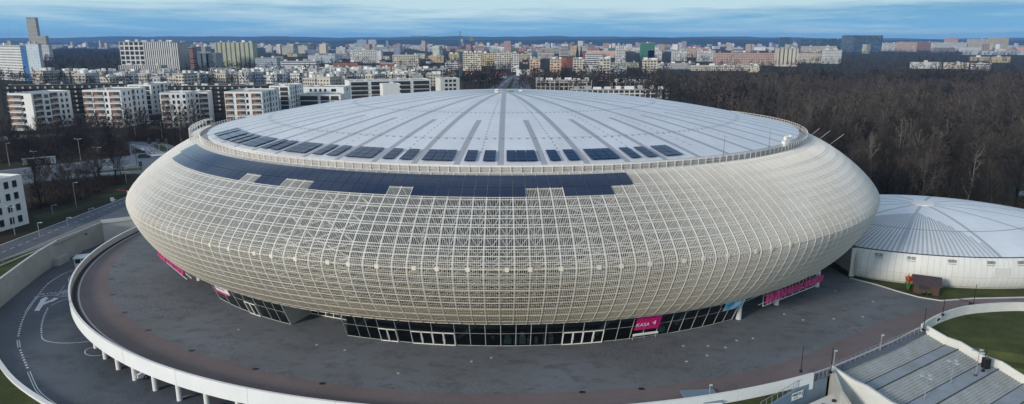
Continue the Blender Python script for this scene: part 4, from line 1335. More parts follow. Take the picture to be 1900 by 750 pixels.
nth = 200; prof_h = [(25.5, .35), (25.9, 1.2), (26.0, 2.1), (25.95, 3.2), (25.7, 4.3), (25.4, 5.0), (25.05, 5.48)]
V = []
for r, z in prof_h:
    for k in range(nth):
        t = 2 * PI * k / nth; V.append((clampx((r + 8) * math.cos(t)), (r - .4) * math.sin(t), z))
idx = np.arange(len(prof_h) * nth).reshape(len(prof_h), nth)
F = np.stack([idx[:-1], np.roll(idx, -1, 1)[:-1], np.roll(idx, -1, 1)[1:], idx[1:]], -1).reshape(-1, 4)
link('wall', np_mesh('hall_wall', np.array(V), F, M['hall_clad']), hall)
mb = MB()
for k in range(120):
    a, b_ = 2 * PI * k / 120, 2 * PI * (k + 1) / 120
    mb.bar((clampx(24.65 * HA * math.cos(a)), 24.6 * math.sin(a), 5.55), (clampx(24.65 * HA * math.cos(b_)), 24.6 * math.sin(b_), 5.55), .1, 4, cap=False)
mb.build('eaves_gutter', M['dark_metal'], hall)
mb = MB(); mb.prism([(max(r_ * 1.3 * math.cos(2 * PI * k / 60), 65 - HX), r_ * math.sin(2 * PI * k / 60)) for k in range(60) for r_ in (24.9,)], -.1, .4)
mb.build('plinth', M['concrete'], hall)
for px in (1631, 1690, 1766, 1837, 1893):
    x = None
    for kk in range(2000):
        t = -PI + PI * kk / 2000
        p = PJ(HX + 33.2 * math.cos(t), HY + 25.0 * math.sin(t), 5.1)
        if t > -PI * .8 and p[0] > px: break
    mb = MB(); mb.box(-.35, 0, -.25, .5, .4, .45); mb.box(.35, 0, -.25, .5, .4, .45); mb.bar((-.6, .2, -.5), (-.6, -.3, -.5), .04, 4); mb.bar((.6, .2, -.5), (.6, -.3, -.5), .04, 4); mb.bar((-.6, -.3, -.5), (.6, -.3, -.5), .04, 4)
    o = mb.build('wall_floodlight', M['grey_metal'], hall); o.location = (33.4 * math.cos(t), 25.2 * math.sin(t), 4.9); o.rotation_euler = (0, 0, t + PI / 2)
for kk in range(2000):
    t = -PI * .8 + PI * kk / 2000
    if PJ(HX + 34 * math.cos(t), HY + 25.6 * math.sin(t), 2.9)[0] > 1859: break
mb = MB(); mb.box(0, 0, 0, 2.7, .12, 1.45); o = mb.build('vent_panel', M['pale_concrete'], hall); o.location = (34.05 * math.cos(t), 25.65 * math.sin(t), 2.45); o.rotation_euler = (-.12, 0, t + PI / 2)
mb = MB(); mb.box(0, 0, 0, .9, .35, 5.4); o = mb.build('end_pier', M['pale_concrete'], hall); o.location = (64.35 - HX, -26.2 - HY, 0)

# wooden hut and tulip sculpture
hut = thing('wooden_hut', 'dark brown wooden hut with a pitched shingle roof on the grass edge', 'hut', (73.3, -34.2, -.05), R(-26))
mb = MB(); mb.prism([(-1.9, -1.5), (1.9, -1.5), (1.9, 1.5), (-1.9, 1.5)], 0, 1.9, top=False)
mb.face([(-1.9, -1.5, 1.9), (-1.9, 0, 2.75), (-1.9, 1.5, 1.9)]); mb.face([(1.9, -1.5, 1.9), (1.9, 1.5, 1.9), (1.9, 0, 2.75)])
mb.build('wall', M['brown_wood'], hut)
mb = MB()
for sg_ in (-1, 1):
    a = [(-2.2, sg_ * 1.95, 1.68), (2.2, sg_ * 1.95, 1.68), (2.2, 0, 2.85), (-2.2, 0, 2.85)]
    b2 = [(x, y, z + .1) for x, y, z in a]
    mb.face(b2 if sg_ < 0 else b2[::-1]); mb.face(a[::-1] if sg_ < 0 else a)
    for i in range(4): j = (i + 1) % 4; mb.face([a[i], a[j], b2[j], b2[i]])
mb.build('roof', M['brown_roof'], hut)
mb = MB(); mb.box(-.4, -1.53, .9, 1.6, .06, .75); mb.build('shutter', M['dark_metal'], hut)
mb = MB(); mb.box(1.93, -.3, .9, .08, .6, .6); mb.build('window', M['lamp_disc'], hut)
for dx in (-.9, -.1):
    b_ = thing('round_planter', 'black round planter on the kerb %s of the brown hut' % ('at the left foot' if dx < -.5 else 'at the front middle'), 'planter', (73.3 + dx - .2, -36.0 - dx * .3, 0))
    mb = MB(); mb.bar((0, 0, 0), (0, 0, .45), .22, 10, .32); mb.build('pot', M['black'], b_)
    mb = MB(); mb.bar((0, 0, .45), (0, 0, .6), .27, 8, .1); mb.build('plant', M['leaf_green'], b_)
tul = thing('tulip_sculpture', 'tall orange tulip shaped sculpture on green leaves left of the hut', 'sculpture', (70.9, -33.2, -.05))
for k in range(5):
    a = 2 * PI * k / 5; mb = MB(); n_ = 7; prev = None
    for i in range(n_):
        f = i / (n_ - 1); r = .12 + .55 * math.sin(f * PI * .62); w_ = .42 * math.sin(min(1, f + .25) * PI) + .04; z = 1.5 + 1.35 * f
        q = [(r * math.cos(a) - w_ * math.sin(a) * s_, r * math.sin(a) + w_ * math.cos(a) * s_, z) for s_ in (-1, 1)]
        q2 = [(x * .88, y * .88, z) for x, y, z in q]
        if prev: mb.face([prev[0][0], prev[0][1], q[1], q[0]]); mb.face([prev[1][1], prev[1][0], q2[0], q2[1]])
        prev = (q, q2)
    mb.build('petal', M['orange'], tul)
mb = MB(); mb.bar((0, 0, 0), (0, 0, 1.6), .12, 8); mb.build('stem', M['leaf_green'], tul)
for k in range(7):
    a = 2 * PI * k / 7; mb = MB()
    for i in range(4):
        f0, f1 = i / 4, (i + 1) / 4
        def lp(f, s_): r = .1 + .75 * f; w_ = .2 * math.sin(PI * (f * .9 + .05)); return (r * math.cos(a) - s_ * w_ * math.sin(a), r * math.sin(a) + s_ * w_ * math.cos(a), 1.3 * math.sin(f * 2.0))
        mb.face([lp(f0, -1), lp(f0, 1), lp(f1, 1), lp(f1, -1)])
    mb.build('leaf', M['leaf_green'], tul)

# black thin masts round the deck edge
PL_ = [((1486, 690), 'thin black mast on the end of the white front parapet'), ((1541, 692), 'thin black mast on top of the grey staircase wall'), ((1713, 613), 'thin black mast where parapet and staircase wall meet'),
       ((1749, 585), 'thin black mast on the curved parapet behind the arrow sign'), ((1806, 566), 'thin black mast on the parapet with a fallen bar beside it'), ((1828, 665), 'thin black mast in the black box on the right stair wall')]
for (px, py), lab in PL_:
    x, y = G(px, py, 1.0)
    o = thing('slim_mast', lab, 'mast', (x, y, 1.0 if px != 1828 else -.9), 0, 'slim masts round the deck')
    h = 3.5
    mb = MB(); mb.bar((0, 0, 0), (0, 0, h), .055, 6, .04); mb.build('pole', M['black'], o)
    mb = MB(); mb.box(0, 0, -.05, .3, .3, .3); mb.build('bracket', M['black'], o)
mb = MB(); mb.box(0, 0, 0, .8, .8, 1.5); tag(mb.build('black_cabinet', M['black'], None, (*G(1829, 678, -1.8), -2.2)), 'black square cabinet against the right staircase wall', 'cabinet')
b_ = thing('barrier_arm', 'dark lowered barrier arm lying across the brown path', 'barrier', (*G(1800, 566, 0.5), .02))
mb = MB(); x0, y0 = G(1800, 566, .5); x1, y1 = G(1776, 556, .3); mb.bar((0, 0, .9), (x1 - x0, y1 - y0, .5), .06, 5); mb.build('arm', M['dark_metal'], b_)
mb = MB(); mb.box(0, 0, 0, .3, .3, 1.0); mb.build('post', M['dark_metal'], b_)

# lamp standards with discs on the stairs
def disc_lamp(px, pyb, zb, h, lab):
    x, y = G(px, pyb, zb)
    o = thing('disc_lamp', lab, 'street lamp', (x, y, zb), 0, 'disc lamps on the staircase')
    mb = MB(); mb.bar((0, 0, 0), (0, 0, h), .06, 8, .045); mb.build('pole', M['grey_metal'], o)
    mb = MB(); mb.bar((0, 0, 0), (0, 0, .15), .2, 8); mb.build('foot', M['dark_metal'], o)
    for k in range(3):
        a = 2 * PI * k / 3 + .6; mb = MB(); mb.bar((0, 0, h - .15), (.55 * math.cos(a), .55 * math.sin(a), h), .03, 4); mb.bar((.6 * math.cos(a), .6 * math.sin(a), h), (.6 * math.cos(a), .6 * math.sin(a), h + .07), .27, 12); mb.build('lamp_head', M['lamp_disc'], o)
disc_lamp(1761, 730, -3.8, 4.6, 'lamp with three pale discs standing on the lower landing, right of its twin')
disc_lamp(1712, 760, -3.8, 4.6, 'lamp with three pale discs whose foot is below the picture edge')
disc_lamp(1810, 697, -2.5, 3.6, 'lamp with three pale discs next to the black cabinet')
for px, py, z, h, lab in ((1315, 752, -.6, 2.6, 'short lamp post with a dark box head beside the lift head'), (1545, 690, .1, 2.9, 'grey post with small cameras at the top of the grey stair wall'), (1633, 650, .1, 2.2, 'grey camera post at the middle of the staircase railing')):
    o = thing('camera_post', lab, 'post', (*G(px, py, z), z))
    mb = MB(); mb.bar((0, 0, 0), (0, 0, h), .06, 6); mb.build('pole', M['grey_metal'], o)
    mb = MB(); mb.box(.1, 0, h, .35, .16, .16); mb.build('camera', M['lamp_disc'], o)

# ================================================================== VEHICLES
def car(name, label, loc, rz, paint, L=4.4, W=1.8, Hh=1.45, van=False, group=None):
    o = thing(name, label, 'van' if van else 'car', loc, rz, group)
    def extr(prof, w, mat, nm, par, mi=0):
        mb = MB(); n = len(prof)
        A = [(x, -w / 2, z) for x, z in prof]; B = [(x, w / 2, z) for x, z in prof]
        mb.face(A); mb.face(B[::-1])
        for i in range(n): j = (i + 1) % n; mb.face([A[j], A[i], B[i], B[j]])
        q = mb.build(nm, mat, par); return q
    if van:
        body = [(-L / 2, .35), (L / 2, .35), (L / 2 + .02, .9), (L / 2 - .7, 1.15), (L / 2 - 1.35, Hh), (-L / 2 + .05, Hh)]
        cab = [(L / 2 - .74, 1.2), (L / 2 - 1.33, Hh - .1), (L / 2 - 2.0, Hh - .1), (L / 2 - 2.0, 1.2)]
    else:
        body = [(-L / 2, .3), (L / 2, .3), (L / 2, .7), (L / 2 - 1.0, .88), (-L / 2 + .3, .95), (-L / 2, .85)]
        cab = [(L / 2 - 1.1, .88), (L / 2 - 1.8, Hh), (-L / 2 + 1.0, Hh), (-L / 2 + .25, .93)]
    bd = extr(body, W, paint, 'body', o)
    if van: extr(cab, W + .02, M['car_glass'], 'window', bd)
    else:
        extr(cab, W * .86, M['car_glass'], 'cabin_glass', bd)
        mb = MB(); mb.box((-L / 2 + 1.0 + L / 2 - 1.8) / 2, 0, Hh + .003, L - 2.7, W * .8, .04); mb.build('roof', paint, bd)
    if van:
        mb = MB(); mb.face([(L / 2 - .69, -W * .43, 1.18), (L / 2 - .69, W * .43, 1.18), (L / 2 - 1.31, W * .40, Hh - .06), (L / 2 - 1.31, -W * .40, Hh - .06)]); q = mb.build('windscreen', M['car_glass'], bd); q.location = (.02, 0, .02)
        mb = MB(); mb.box(L / 2 + .03, 0, .5, .06, W * .5, .3); mb.build('grille', M['black'], bd)
    for sx in (-1, 1):
        for sy in (-1, 1):
            mb = MB(); mb.bar((sx * L * .31, sy * W / 2 - .12, .33), (sx * L * .31, sy * W / 2 + .03, .33), .33, 14); wq = mb.build('wheel', M['black'], o)
            mb = MB(); mb.bar((sx * L * .31, sy * (W / 2 + .02), .33), (sx * L * .31, sy * (W / 2 + .05), .33), .18, 10); mb.build('rim', M['grey_metal'], wq)
    for sy in (-1, 1):
        mb = MB(); mb.box(L / 2 + .01, sy * W * .38, .62, .05, .3, .15); mb.build('headlight', M['white_steel'], o)
    return o
x, y = G(253, 703, LOW)
car('delivery_van', 'white van parked under the deck behind the round columns', (x + 2.0, y + 1.7, LOW + .01), R(222), M['car_white'], 5.2, 2.0, 2.1, True)

# ================================================================== STREETS TO THE LEFT
z1 = zg + .02; z2 = zg + .035
def PX(pts, z=zg): return [G(p[0], p[1], z) for p in pts]
sheet('road', [(-108.5, -70), (-100.6, -70), (-100.4, -10), (-100.5, 30), (-100.3, 70), (-106.2, 70), (-106.5, 30), (-107.4, 5), (-108.4, -10)], z1, M['road'])
sheet('plaza', [(-100.6, -40), (-98.5, -24), (-97.2, -14), (-96.6, -4), (-96.2, 12), (-85, 18), (-80, 40), (-80, 70), (-100.3, 70), (-100.5, 30), (-100.4, -10)], z1, M['plaza'])
mb = MB(); pth = [(-104.2, y) for y in np.arange(-30, 70, 2.2)]
for a in np.arange(-30, 70, 2.4): add_line(mb, [(-104.1, a), (-104.0, a + 1.2)], .16, z2)
add_line(mb, [(-108.3, -60), (-108.1, -10), (-107.2, 8), (-106.4, 30), (-106.1, 70)], .25, z2 + .1)
o = mb.build('road_marking', M['line']); o['kind'] = 'structure'
mb = MB(); wall_along(mb, [(-98.6, -40), (-97.4, -14), (-96.9, -4), (-96.4, 11), (-86, 17.5)], .25, zg, zg + .35); tag(mb.build('low_wall', M['concrete']), 'long low concrete wall with a handrail between plaza and sunken road', 'wall')
hr_ = thing('handrail', 'long thin metal handrail along the plaza edge above the concrete wall', 'railing', (-98, -14, zg))
pth = [(-.6, -26), (.55, 0), (1.05, 10), (1.6, 25), (12, 31.5)]
mb = MB()
for a, b_ in zip(pth[:-1], pth[1:]): mb.bar((*a, 1.2), (*b_, 1.2), .05, 5)
mb.build('rail', M['kerb'], hr_)
for p in resample(pth, 3.0):
    mb = MB(); mb.bar((p[0], p[1], .3), (p[0], p[1], 1.2), .03, 4); mb.build('post', M['grey_metal'], hr_)
# main avenue running across, junction on the right
sheet('road', PX([(-40, 326), (0, 316), (60, 309), (130, 302), (190, 296), (240, 289), (262, 287), (330, 284), (330, 300), (300, 330), (250, 322), (170, 328), (100, 336), (40, 343), (-40, 355)]), z1, M['road_far'])
sheet('road', PX([(232, 264), (262, 262), (300, 270), (345, 283), (330, 300), (262, 292), (246, 288)]), z1 + .006, M['road_far'])
sheet('road', PX([(246, 290), (262, 287), (250, 272), (234, 262), (222, 250), (205, 246), (225, 262), (236, 278)]), z1 + .003, M['road_far'])
sheet('pavement', PX([(-40, 262), (30, 250), (110, 248), (130, 252), (60, 255), (-40, 268)]), z1, M['plaza'])
sheet('pavement', PX([(235, 262), (300, 262), (330, 275), (345, 285), (320, 279), (290, 267), (240, 266)]), z1 + .004, M['plaza'])
sheet('lawn', PX([(170, 322), (190, 317), (265, 311), (262, 316), (190, 321)]), z1 + .05, M['lawn'])
sheet('lawn', PX([(283, 268), (300, 270), (318, 280), (300, 281), (288, 273)]), z1 + .05, M['lawn'])
sheet('lawn', PX([(60, 400), (140, 385), (230, 345), (234, 358), (150, 390), (70, 412)]), z1 + .02, M['verge'])
sheet('lawn', PX([(285, 235), (330, 232), (350, 238), (300, 243), (262, 240)]), z1 + .02, M['lawn'])
mb = MB()
def pl(pts, w): add_line(mb, PX(pts), w, z2)
pl([(0, 318), (60, 311.5), (130, 305), (190, 299), (240, 295)], .35)
pl([(-20, 345), (40, 338), (100, 332), (170, 324), (240, 318)], .35)
pl([(0, 330), (20, 328)], .3); pl([(60, 324), (80, 322)], .3); pl([(100, 319), (118, 317)], .3)
pl([(185, 311), (240, 306), (262, 305)], .3); pl([(190, 317), (235, 313)], .3); pl([(204, 309), (219, 317)], .8)
pl([(190, 297), (208, 295)], .9)
for k in range(5):
    pl([(247 + 7 * k, 268 + k), (275 + 10 * k, 284 + k * 1.2)], .3)
for k in range(7): pl([(272 + 5 * k, 291 - k * .4), (276 + 5 * k, 287.5 - k * .4)], .7)
for k in range(3): pl([(262 + 12 * k, 275 + 2 * k), (268 + 12 * k, 278 + 2 * k)], .6)
o = mb.build('road_marking', M['line']); o['kind'] = 'structure'

# street lamps
def street_lamp(px, yb, yt, lab, heads=2, z=zg, small=False):
    x, y = G(px, yb, z); h = HT(px, yb, yt, z) - z
    o = thing('street_lamp', lab, 'street lamp', (x, y, z), random.uniform(-.3, .3), 'street lamps of the roads on the left')
    mb = MB(); mb.bar((0, 0, 0), (0, 0, h), .09, 6, .06); mb.build('pole', M['grey_metal'], o)
    for k in range(heads):
        s_ = 1 if k == 0 else -1; mb = MB(); mb.bar((0, 0, h - .1), (s_ * .9, 0, h + .05), .05, 4); mb.box(s_ * 1.0, 0, h, .6, .26, .12); mb.build('lamp_head', M['lamp_disc'], o)
    return o
for px, yb, yt, lab, hd in [
    (18, 309, 266, 'street lamp furthest left beside the main avenue', 1), (66, 309, 281, 'twin head lamp in front of the bus shelter', 2), (150, 298, 258, 'tall twin head lamp between the bare trees by the avenue', 2),
    (186, 318, 274, 'twin head lamp by the white stripe on the avenue', 2), (244, 291, 269, 'lamp at the inner corner of the junction', 1), (142, 386, 339, 'lamp standing on the verge of the narrow road', 1),
    (28, 436, 384, 'lamp in front of the pale left building', 2), (74, 441, 413, 'short lamp at the near kerb of the narrow road', 1), (126, 421, 404, 'short lamp on the plaza beside the dashed road', 1),
    (167, 405, 387, 'short lamp on the plaza midway along the narrow road', 1), (209, 385, 371, 'short lamp on the plaza close to the arena', 1), (235, 341, 309, 'lamp close to the arena shell above the grassy bank', 1),
    (226, 257, 236, 'lamp near the foot of the white flats by the junction', 1), (252, 257, 220, 'tall pole lamp left of the hedge bank', 1), (302, 262, 222, 'tall pole lamp in front of the gap between white flats', 1), (337, 268, 222, 'tall pole lamp close behind the gantry', 1), (98, 398, 381, 'small white lamp on the grass right of the pale building', 1)]:
    street_lamp(px, yb, yt, lab, hd)
# traffic lights over the junction
for px, lab in ((279, 'leftmost black traffic light box on the junction gantry'), (296, 'middle black traffic light box on the junction gantry'), (311, 'rightmost black traffic light box on the junction gantry')):
    x, y = G(px, 281, zg); o = thing('traffic_light', lab, 'traffic light', (x, y, zg), 0, 'traffic lights over the junction')
    h = HT(px, 281, 264, zg) - zg
    mb = MB(); mb.bar((0, 0, 0), (0, 0, h), .1, 6); mb.build('pole', M['grey_metal'], o)
    mb = MB(); mb.box(0, 0, h - .6, 1.3, .5, 1.9); mb.build('signal_box', M['black'], o)
for px, yb, yt, lab in ((262, 318, 303, 'dark traffic light with a white back plate beside the arena shell'), (254, 306, 278, 'dark traffic light pole on the junction island')):
    x, y = G(px, yb, zg); o = thing('traffic_light', lab, 'traffic light', (x, y, zg)); h = HT(px, yb, yt, zg) - zg
    mb = MB(); mb.bar((0, 0, 0), (0, 0, h), .1, 6); mb.build('pole', M['dark_metal'], o)
    mb = MB(); mb.box(0, 0, h - 1, .9, .5, 1.6); mb.build('signal_box', M['black'], o)
# road sign boards near the shell
o = thing('road_sign', 'white square road sign on a grey post by the narrow road', 'sign', (*G(211, 388, zg), zg))
mb = MB(); mb.bar((0, 0, 0), (0, 0, 2.6), .05, 6); mb.build('post', M['grey_metal'], o); mb = MB(); mb.box(0, -.08, 2.1, 1.0, .05, 1.0); mb.build('board', M['white_paint'], o)
o = thing('barrier_arm', 'red and white barrier arm sticking out beside the arena shell', 'barrier', (*G(238, 361, zg), zg))
mb = MB(); mb.box(0, 0, 0, .4, .4, 1.1); mb.build('post', M['white_paint'], o); mb = MB(); mb.bar((0, 0, 1.0), (-3.2, .2, 1.3), .09, 5); mb.build('arm', plain('barrier_red', (.5, .08, .08), .5), o)
# bus shelter
xs, ys = G(42, 309, zg); xe, ye = G(105, 303.5, zg)
d = math.atan2(ye - ys, xe - xs); Ls = math.hypot(xe - xs, ye - ys)
o = thing('bus_shelter', 'long glass bus shelter with a thin flat roof beside the avenue', 'bus shelter', (xs, ys, zg), d)
mb = MB(); mb.prism([(0, -1), (Ls, -1), (Ls, 1), (0, 1)], 2.5, 2.65, bottom=True); mb.build('roof', M['grey_metal'], o)
for k in range(7):
    mb = MB(); mb.bar((Ls * k / 6, .9, 0), (Ls * k / 6, .9, 2.5), .06, 5); mb.build('post', M['dark_metal'], o)
for k in range(6):
    mb = MB(); mb.box(Ls * (k + .5) / 6, .9, .3, Ls / 6 - .2, .04, 2.0); mb.build('glass_panel', M['dark_glass'] if k % 2 else M['concrete'], o)
mb = MB(); mb.box(Ls - .9, -.6, .2, 1.5, .2, 2.2); q = mb.build('poster_case', M['white_paint'], o)
mb = MB(); mb.box(Ls - .9, -.72, .6, .8, .03, 1.3); mb.build('poster', M['blue_panel'], q)
mb = MB(); mb.box(Ls * .48, -.3, .4, 1.4, .2, 1.4); mb.build('notice_board', plain('poster_pink', (.45, .25, .22), .6), o)
cars = [(268, 293, .4, 'car_dark', 'dark car waiting at the junction crossing, first in line'), (258, 284, .4, 'car_dark', 'dark car on the junction behind the first one'), (153, 322, .25, 'car_dark', 'dark car passing behind the bare trees on the avenue'),
        (940, 152, 1.5, 'car_white', 'small white car far down the avenue behind the dome'), (932, 159, 1.5, 'car_white', 'white car nearest the dome on the far avenue'), (952, 148, 1.5, 'car_red', 'red car far down the avenue behind the dome'), (958, 158, 1.5, 'car_dark', 'dark car on the far avenue right of the white one')]
for px, py, rz, mt, lab in cars:
    x, y = G(px, py, zg); car('parked_car' if px < 160 else 'car', lab, (x, y, z2 + .01), rz, M[mt], 4.4, 1.8, 1.45)
for k, (px, py) in enumerate([(273, 229), (277, 229.5), (281, 230), (285, 229), (289, 230), (293, 229.5), (297, 230)]):
    x, y = G(px, py, zg); car('parked_car', 'parked car in the shade at the foot of the white flats', (x, y, zg + .01), 1.2, M[['car_white', 'car_dark', 'car_white', 'roof_grey', 'car_dark', 'car_white', 'roof_grey'][k]], 4.4, 1.8, 1.45, group='cars parked below the white flats')

# ================================================================== WHITE FLATS
_wcache = {}
def win_mesh(kind, w, h):
    key = (kind, round(w, 1), round(h, 1))
    if key in _wcache: return _wcache[key]
    w, h = key[1], key[2]
    mb = MB()
    if kind == 'b':      # balcony: flat dark panel painting the recess shade, with parapet and party screen
        mb.box(0, -.02, 0, w, .08, h, mi=0)
        mb.box(-w * .22, -.07, .02, w * .42, .06, h - .06, mi=1)
        mb.box(0, -.20, -.12, w + .2, .32, .14, mi=2)
        mb.box(w * .1, -.34, 0, w * .8, .05, h * .33, mi=3)
        mats = [M['opening'], M['wood_balcony'], M['white_paint'], M['grey_metal']]
    elif kind == 'd':
        mb.box(0, -.02, 0, w, .08, h, mi=0); mb.box(w * .2, -.07, .02, w * .3, .06, h - .1, mi=1); mb.box(0, -.3, -.1, w + .4, .5, .1, mi=2); mb.box(0, -.5, 0, w + .2, .05, h * .38, mi=2)
        mats = [M['opening'], M['concrete'], M['black']]
    elif kind == 'g':
        mb.box(0, -.02, 0, w, .08, h, mi=0); mb.box(0, -.22, -.12, w + .2, .36, .14, mi=1); mb.box(0, -.38, 0, w, .05, h * .35, mi=2)
        mats = [M['opening'], M['white_paint'], M['dark_glass']]
    else:
        mb.box(0, -.02, 0, w, .07, h, mi=0); mb.box(0, -.06, -.06, w + .1, .1, .06, mi=1)
        mats = [M['dark_glass'], M['white_paint']]
    me = mb.mesh('window_%s' % kind, mats); _wcache[key] = me
    return me
_bcount = {}
def flats(label, p0, p1, ytop, depth, front, side=None, floors=6, mat='white_paint', roofm='roof_grey', cat='apartment block', z=0, base_off=0.0, rooftop=3, H_=None, group=None):
    a, b_ = Vector(G(*p0, z)), Vector(G(*p1, z))
    h = H_ or HT(p0[0], p0[1], ytop, z)
    d = b_ - a; L = d.length; e = d.normalized(); n_ = Vector((-e.y, e.x))
    o = thing('apartment_block', label, cat, (a.x, a.y, zg), math.atan2(e.y, e.x), group)
    mb = MB(); mb.prism([(0, 0), (L, 0), (L, depth), (0, depth)], base_off, h - z, top=False, bottom=base_off > 0)
    mb.prism([(0, 0), (L, 0), (L, .3), (0, .3)], h - z + .003, h - z + .5); mb.prism([(L - .3, .31), (L, .31), (L, depth), (L - .3, depth)], h - z + .003, h - z + .5)
    mb.prism([(0, depth - .3), (L - .31, depth - .3), (L - .31, depth), (0, depth)], h - z + .003, h - z + .5); mb.prism([(0, .31), (.3, .31), (.3, depth - .31), (0, depth - .31)], h - z + .003, h - z + .5)
    mb.build('wall', M[mat], o)
    mb = MB(); mb.face([(.02, .02, h - z + .01), (L - .02, .02, h - z + .01), (L - .02, depth - .02, h - z + .01), (.02, depth - .02, h - z + .01)])
    rf = mb.build('roof', M[roofm], o)
    for k in range(rooftop):
        mb = MB(); mb.box(random.uniform(1.5, max(2, L - 1.5)), random.uniform(1.5, depth - 1.5), h - z + .02, random.uniform(.8, 2.5), random.uniform(.8, 2), random.uniform(.6, 1.6)); mb.build('roof_vent', M[random.choice(['white_paint', 'grey_metal', 'roof_pale'])], rf)
    fh = (h - z - base_off - .3) / floors
    for f in range(floors):
        zz = base_off + .25 + f * fh
        for (c, w, kind) in front:
            me = win_mesh(kind, max(w * L * (1.15 if kind == 'b' else 1), 1.1), fh * (.76 if kind != 'w' else .58))
            q = link('balcony' if kind in 'bgd' else 'window', me, o, (c * L, -.03, zz + (fh * .12 if kind != 'w' else fh * .25)))
        if side:
            for (c, w, kind) in side:
                me = win_mesh(kind, max(w * depth, 1.2), fh * (.76 if kind != 'w' else .58))
                q = link('balcony' if kind in 'bgd' else 'window', me, o, (L + .03, c * depth, zz + fh * .25)); q.rotation_euler = (0, 0, PI / 2)
    return o
sideA = [(.12, .05, 'w'), (.3, .05, 'w'), (.47, .09, 'b'), (.65, .05, 'w'), (.84, .05, 'w')]
flats('white six storey flats with brown balconies, leftmost by the picture edge', (24, 241), (68, 242), 174, 24, [(.27, .5, 'b'), (.62, .09, 'w')], [(.15, .2, 'b'), (.36, .1, 'w'), (.55, .2, 'b'), (.75, .06, 'w'), (.88, .06, 'w')], 6, rooftop=0)
flats('white flats end with a column of dark balconies, left of the black building gap', (97, 231), (130, 228), 172, 12, [(.14, .14, 'w'), (.36, .12, 'w'), (.74, .42, 'b')], None, 6, rooftop=0)
flats('long black top-storey apartment building behind the two left white blocks', (10, 226), (245, 220), 159, 12, [(.05 + .0575 * k, .045, 'd') for k in range(17)], None, 6, 'roof_dark', 'roof_pale', base_off=4, rooftop=7)
flats('white six storey flats with a blue-shaded right side wall, second from the left', (162, 236), (232, 236), 168, 24, [(.12, .2, 'b'), (.40, .24, 'b'), (.60, .05, 'w'), (.83, .24, 'b')], sideA, 6, rooftop=2)
flats('white grid-fronted flats with two balcony columns behind the grassy gap', (244, 222), (287, 222), 158, 26, [(.27, .40, 'g'), (.73, .40, 'g')], sideA, 6, base_off=3, rooftop=4)
flats('white flats with two columns of square windows, right of the parked cars', (303, 238), (351, 237), 173, 14, [(.2, .26, 'b'), (.52, .09, 'w'), (.70, .09, 'w'), (.93, .05, 'w')], [(.3, .12, 'w'), (.7, .12, 'w')], 6, rooftop=1)
flats('narrow white flats with a balcony column, left of the second dark gap', (356, 232), (391, 231), 172, 14, [(.14, .1, 'w'), (.42, .1, 'w'), (.76, .38, 'b')], None, 6, rooftop=1)
flats('long black apartment building behind the white blocks near the gantry', (318, 222), (500, 220), 160, 12, [(.06 + .072 * k, .055, 'd') for k in range(13)], None, 6, 'roof_dark', 'roof_pale', base_off=4, rooftop=10)
flats('white flats with brown balconies just above the gantry railing', (422, 237), (491, 237), 171, 24, [(.12, .18, 'b'), (.42, .2, 'b'), (.60, .05, 'w'), (.84, .22, 'b')], sideA, 6, rooftop=2)
flats('white grid-fronted flats with two balcony columns beside the dome edge', (504, 222), (541, 222), 160, 24, [(.27, .38, 'g'), (.73, .38, 'g')], sideA, 6, base_off=3, rooftop=4)
flats('white and dark grey low flats with a roof terrace above the dome edge', (557, 216), (634, 216), 176, 22, [(.24, .42, 'g'), (.62, .2, 'g'), (.86, .18, 'g')], [(.5, .3, 'w')], 4, rooftop=2)
flats('white upper storey set back with four tall windows above the dome edge', (566, 210), (640, 210), 162, 18, [(.18, .05, 'w'), (.3, .05, 'w'), (.42, .05, 'w'), (.54, .05, 'w'), (.75, .12, 'w')], [(.5, .2, 'w')], 5, rooftop=2)
flats('long white banded flats with ribbon balconies behind the dome', (650, 193), (800, 188), 151, 20, [(.12, .2, 'g'), (.37, .22, 'g'), (.63, .22, 'g'), (.88, .2, 'g')], None, 5, rooftop=7)
flats('blank white stair block standing out of the ribbon balcony flats', (712, 198), (745, 197), 157, 14, [(.98, .02, 'w')], [(.2, .05, 'w'), (.45, .05, 'w'), (.7, .05, 'w')], 5, rooftop=1)
flats('pale flats with three square windows next to the crane foot', (818, 178), (853, 177), 146, 16, [(.3, .14, 'w'), (.52, .14, 'w'), (.74, .14, 'w')], [(.3, .2, 'b'), (.7, .2, 'b')], 4, 'pale_concrete', rooftop=2)
# pale building at the left edge, nearest
o = flats('pale blue-white four storey building cut by the left picture edge', (-60, 445), (54, 412), 338, 24, [(.55, .03, 'w'), (.72, .03, 'w'), (.86, .03, 'w')], [(.15, .2, 'g'), (.45, .2, 'g')], 4, 'white_paint', 'solar', H_=11.5, rooftop=0)
mb = MB(); mb.box(0, 0, 0, 1.6, .1, .5); q = mb.build('wall_plate', M['crane_yellow'], o); q.location = (28.5, -.1, 10.6)

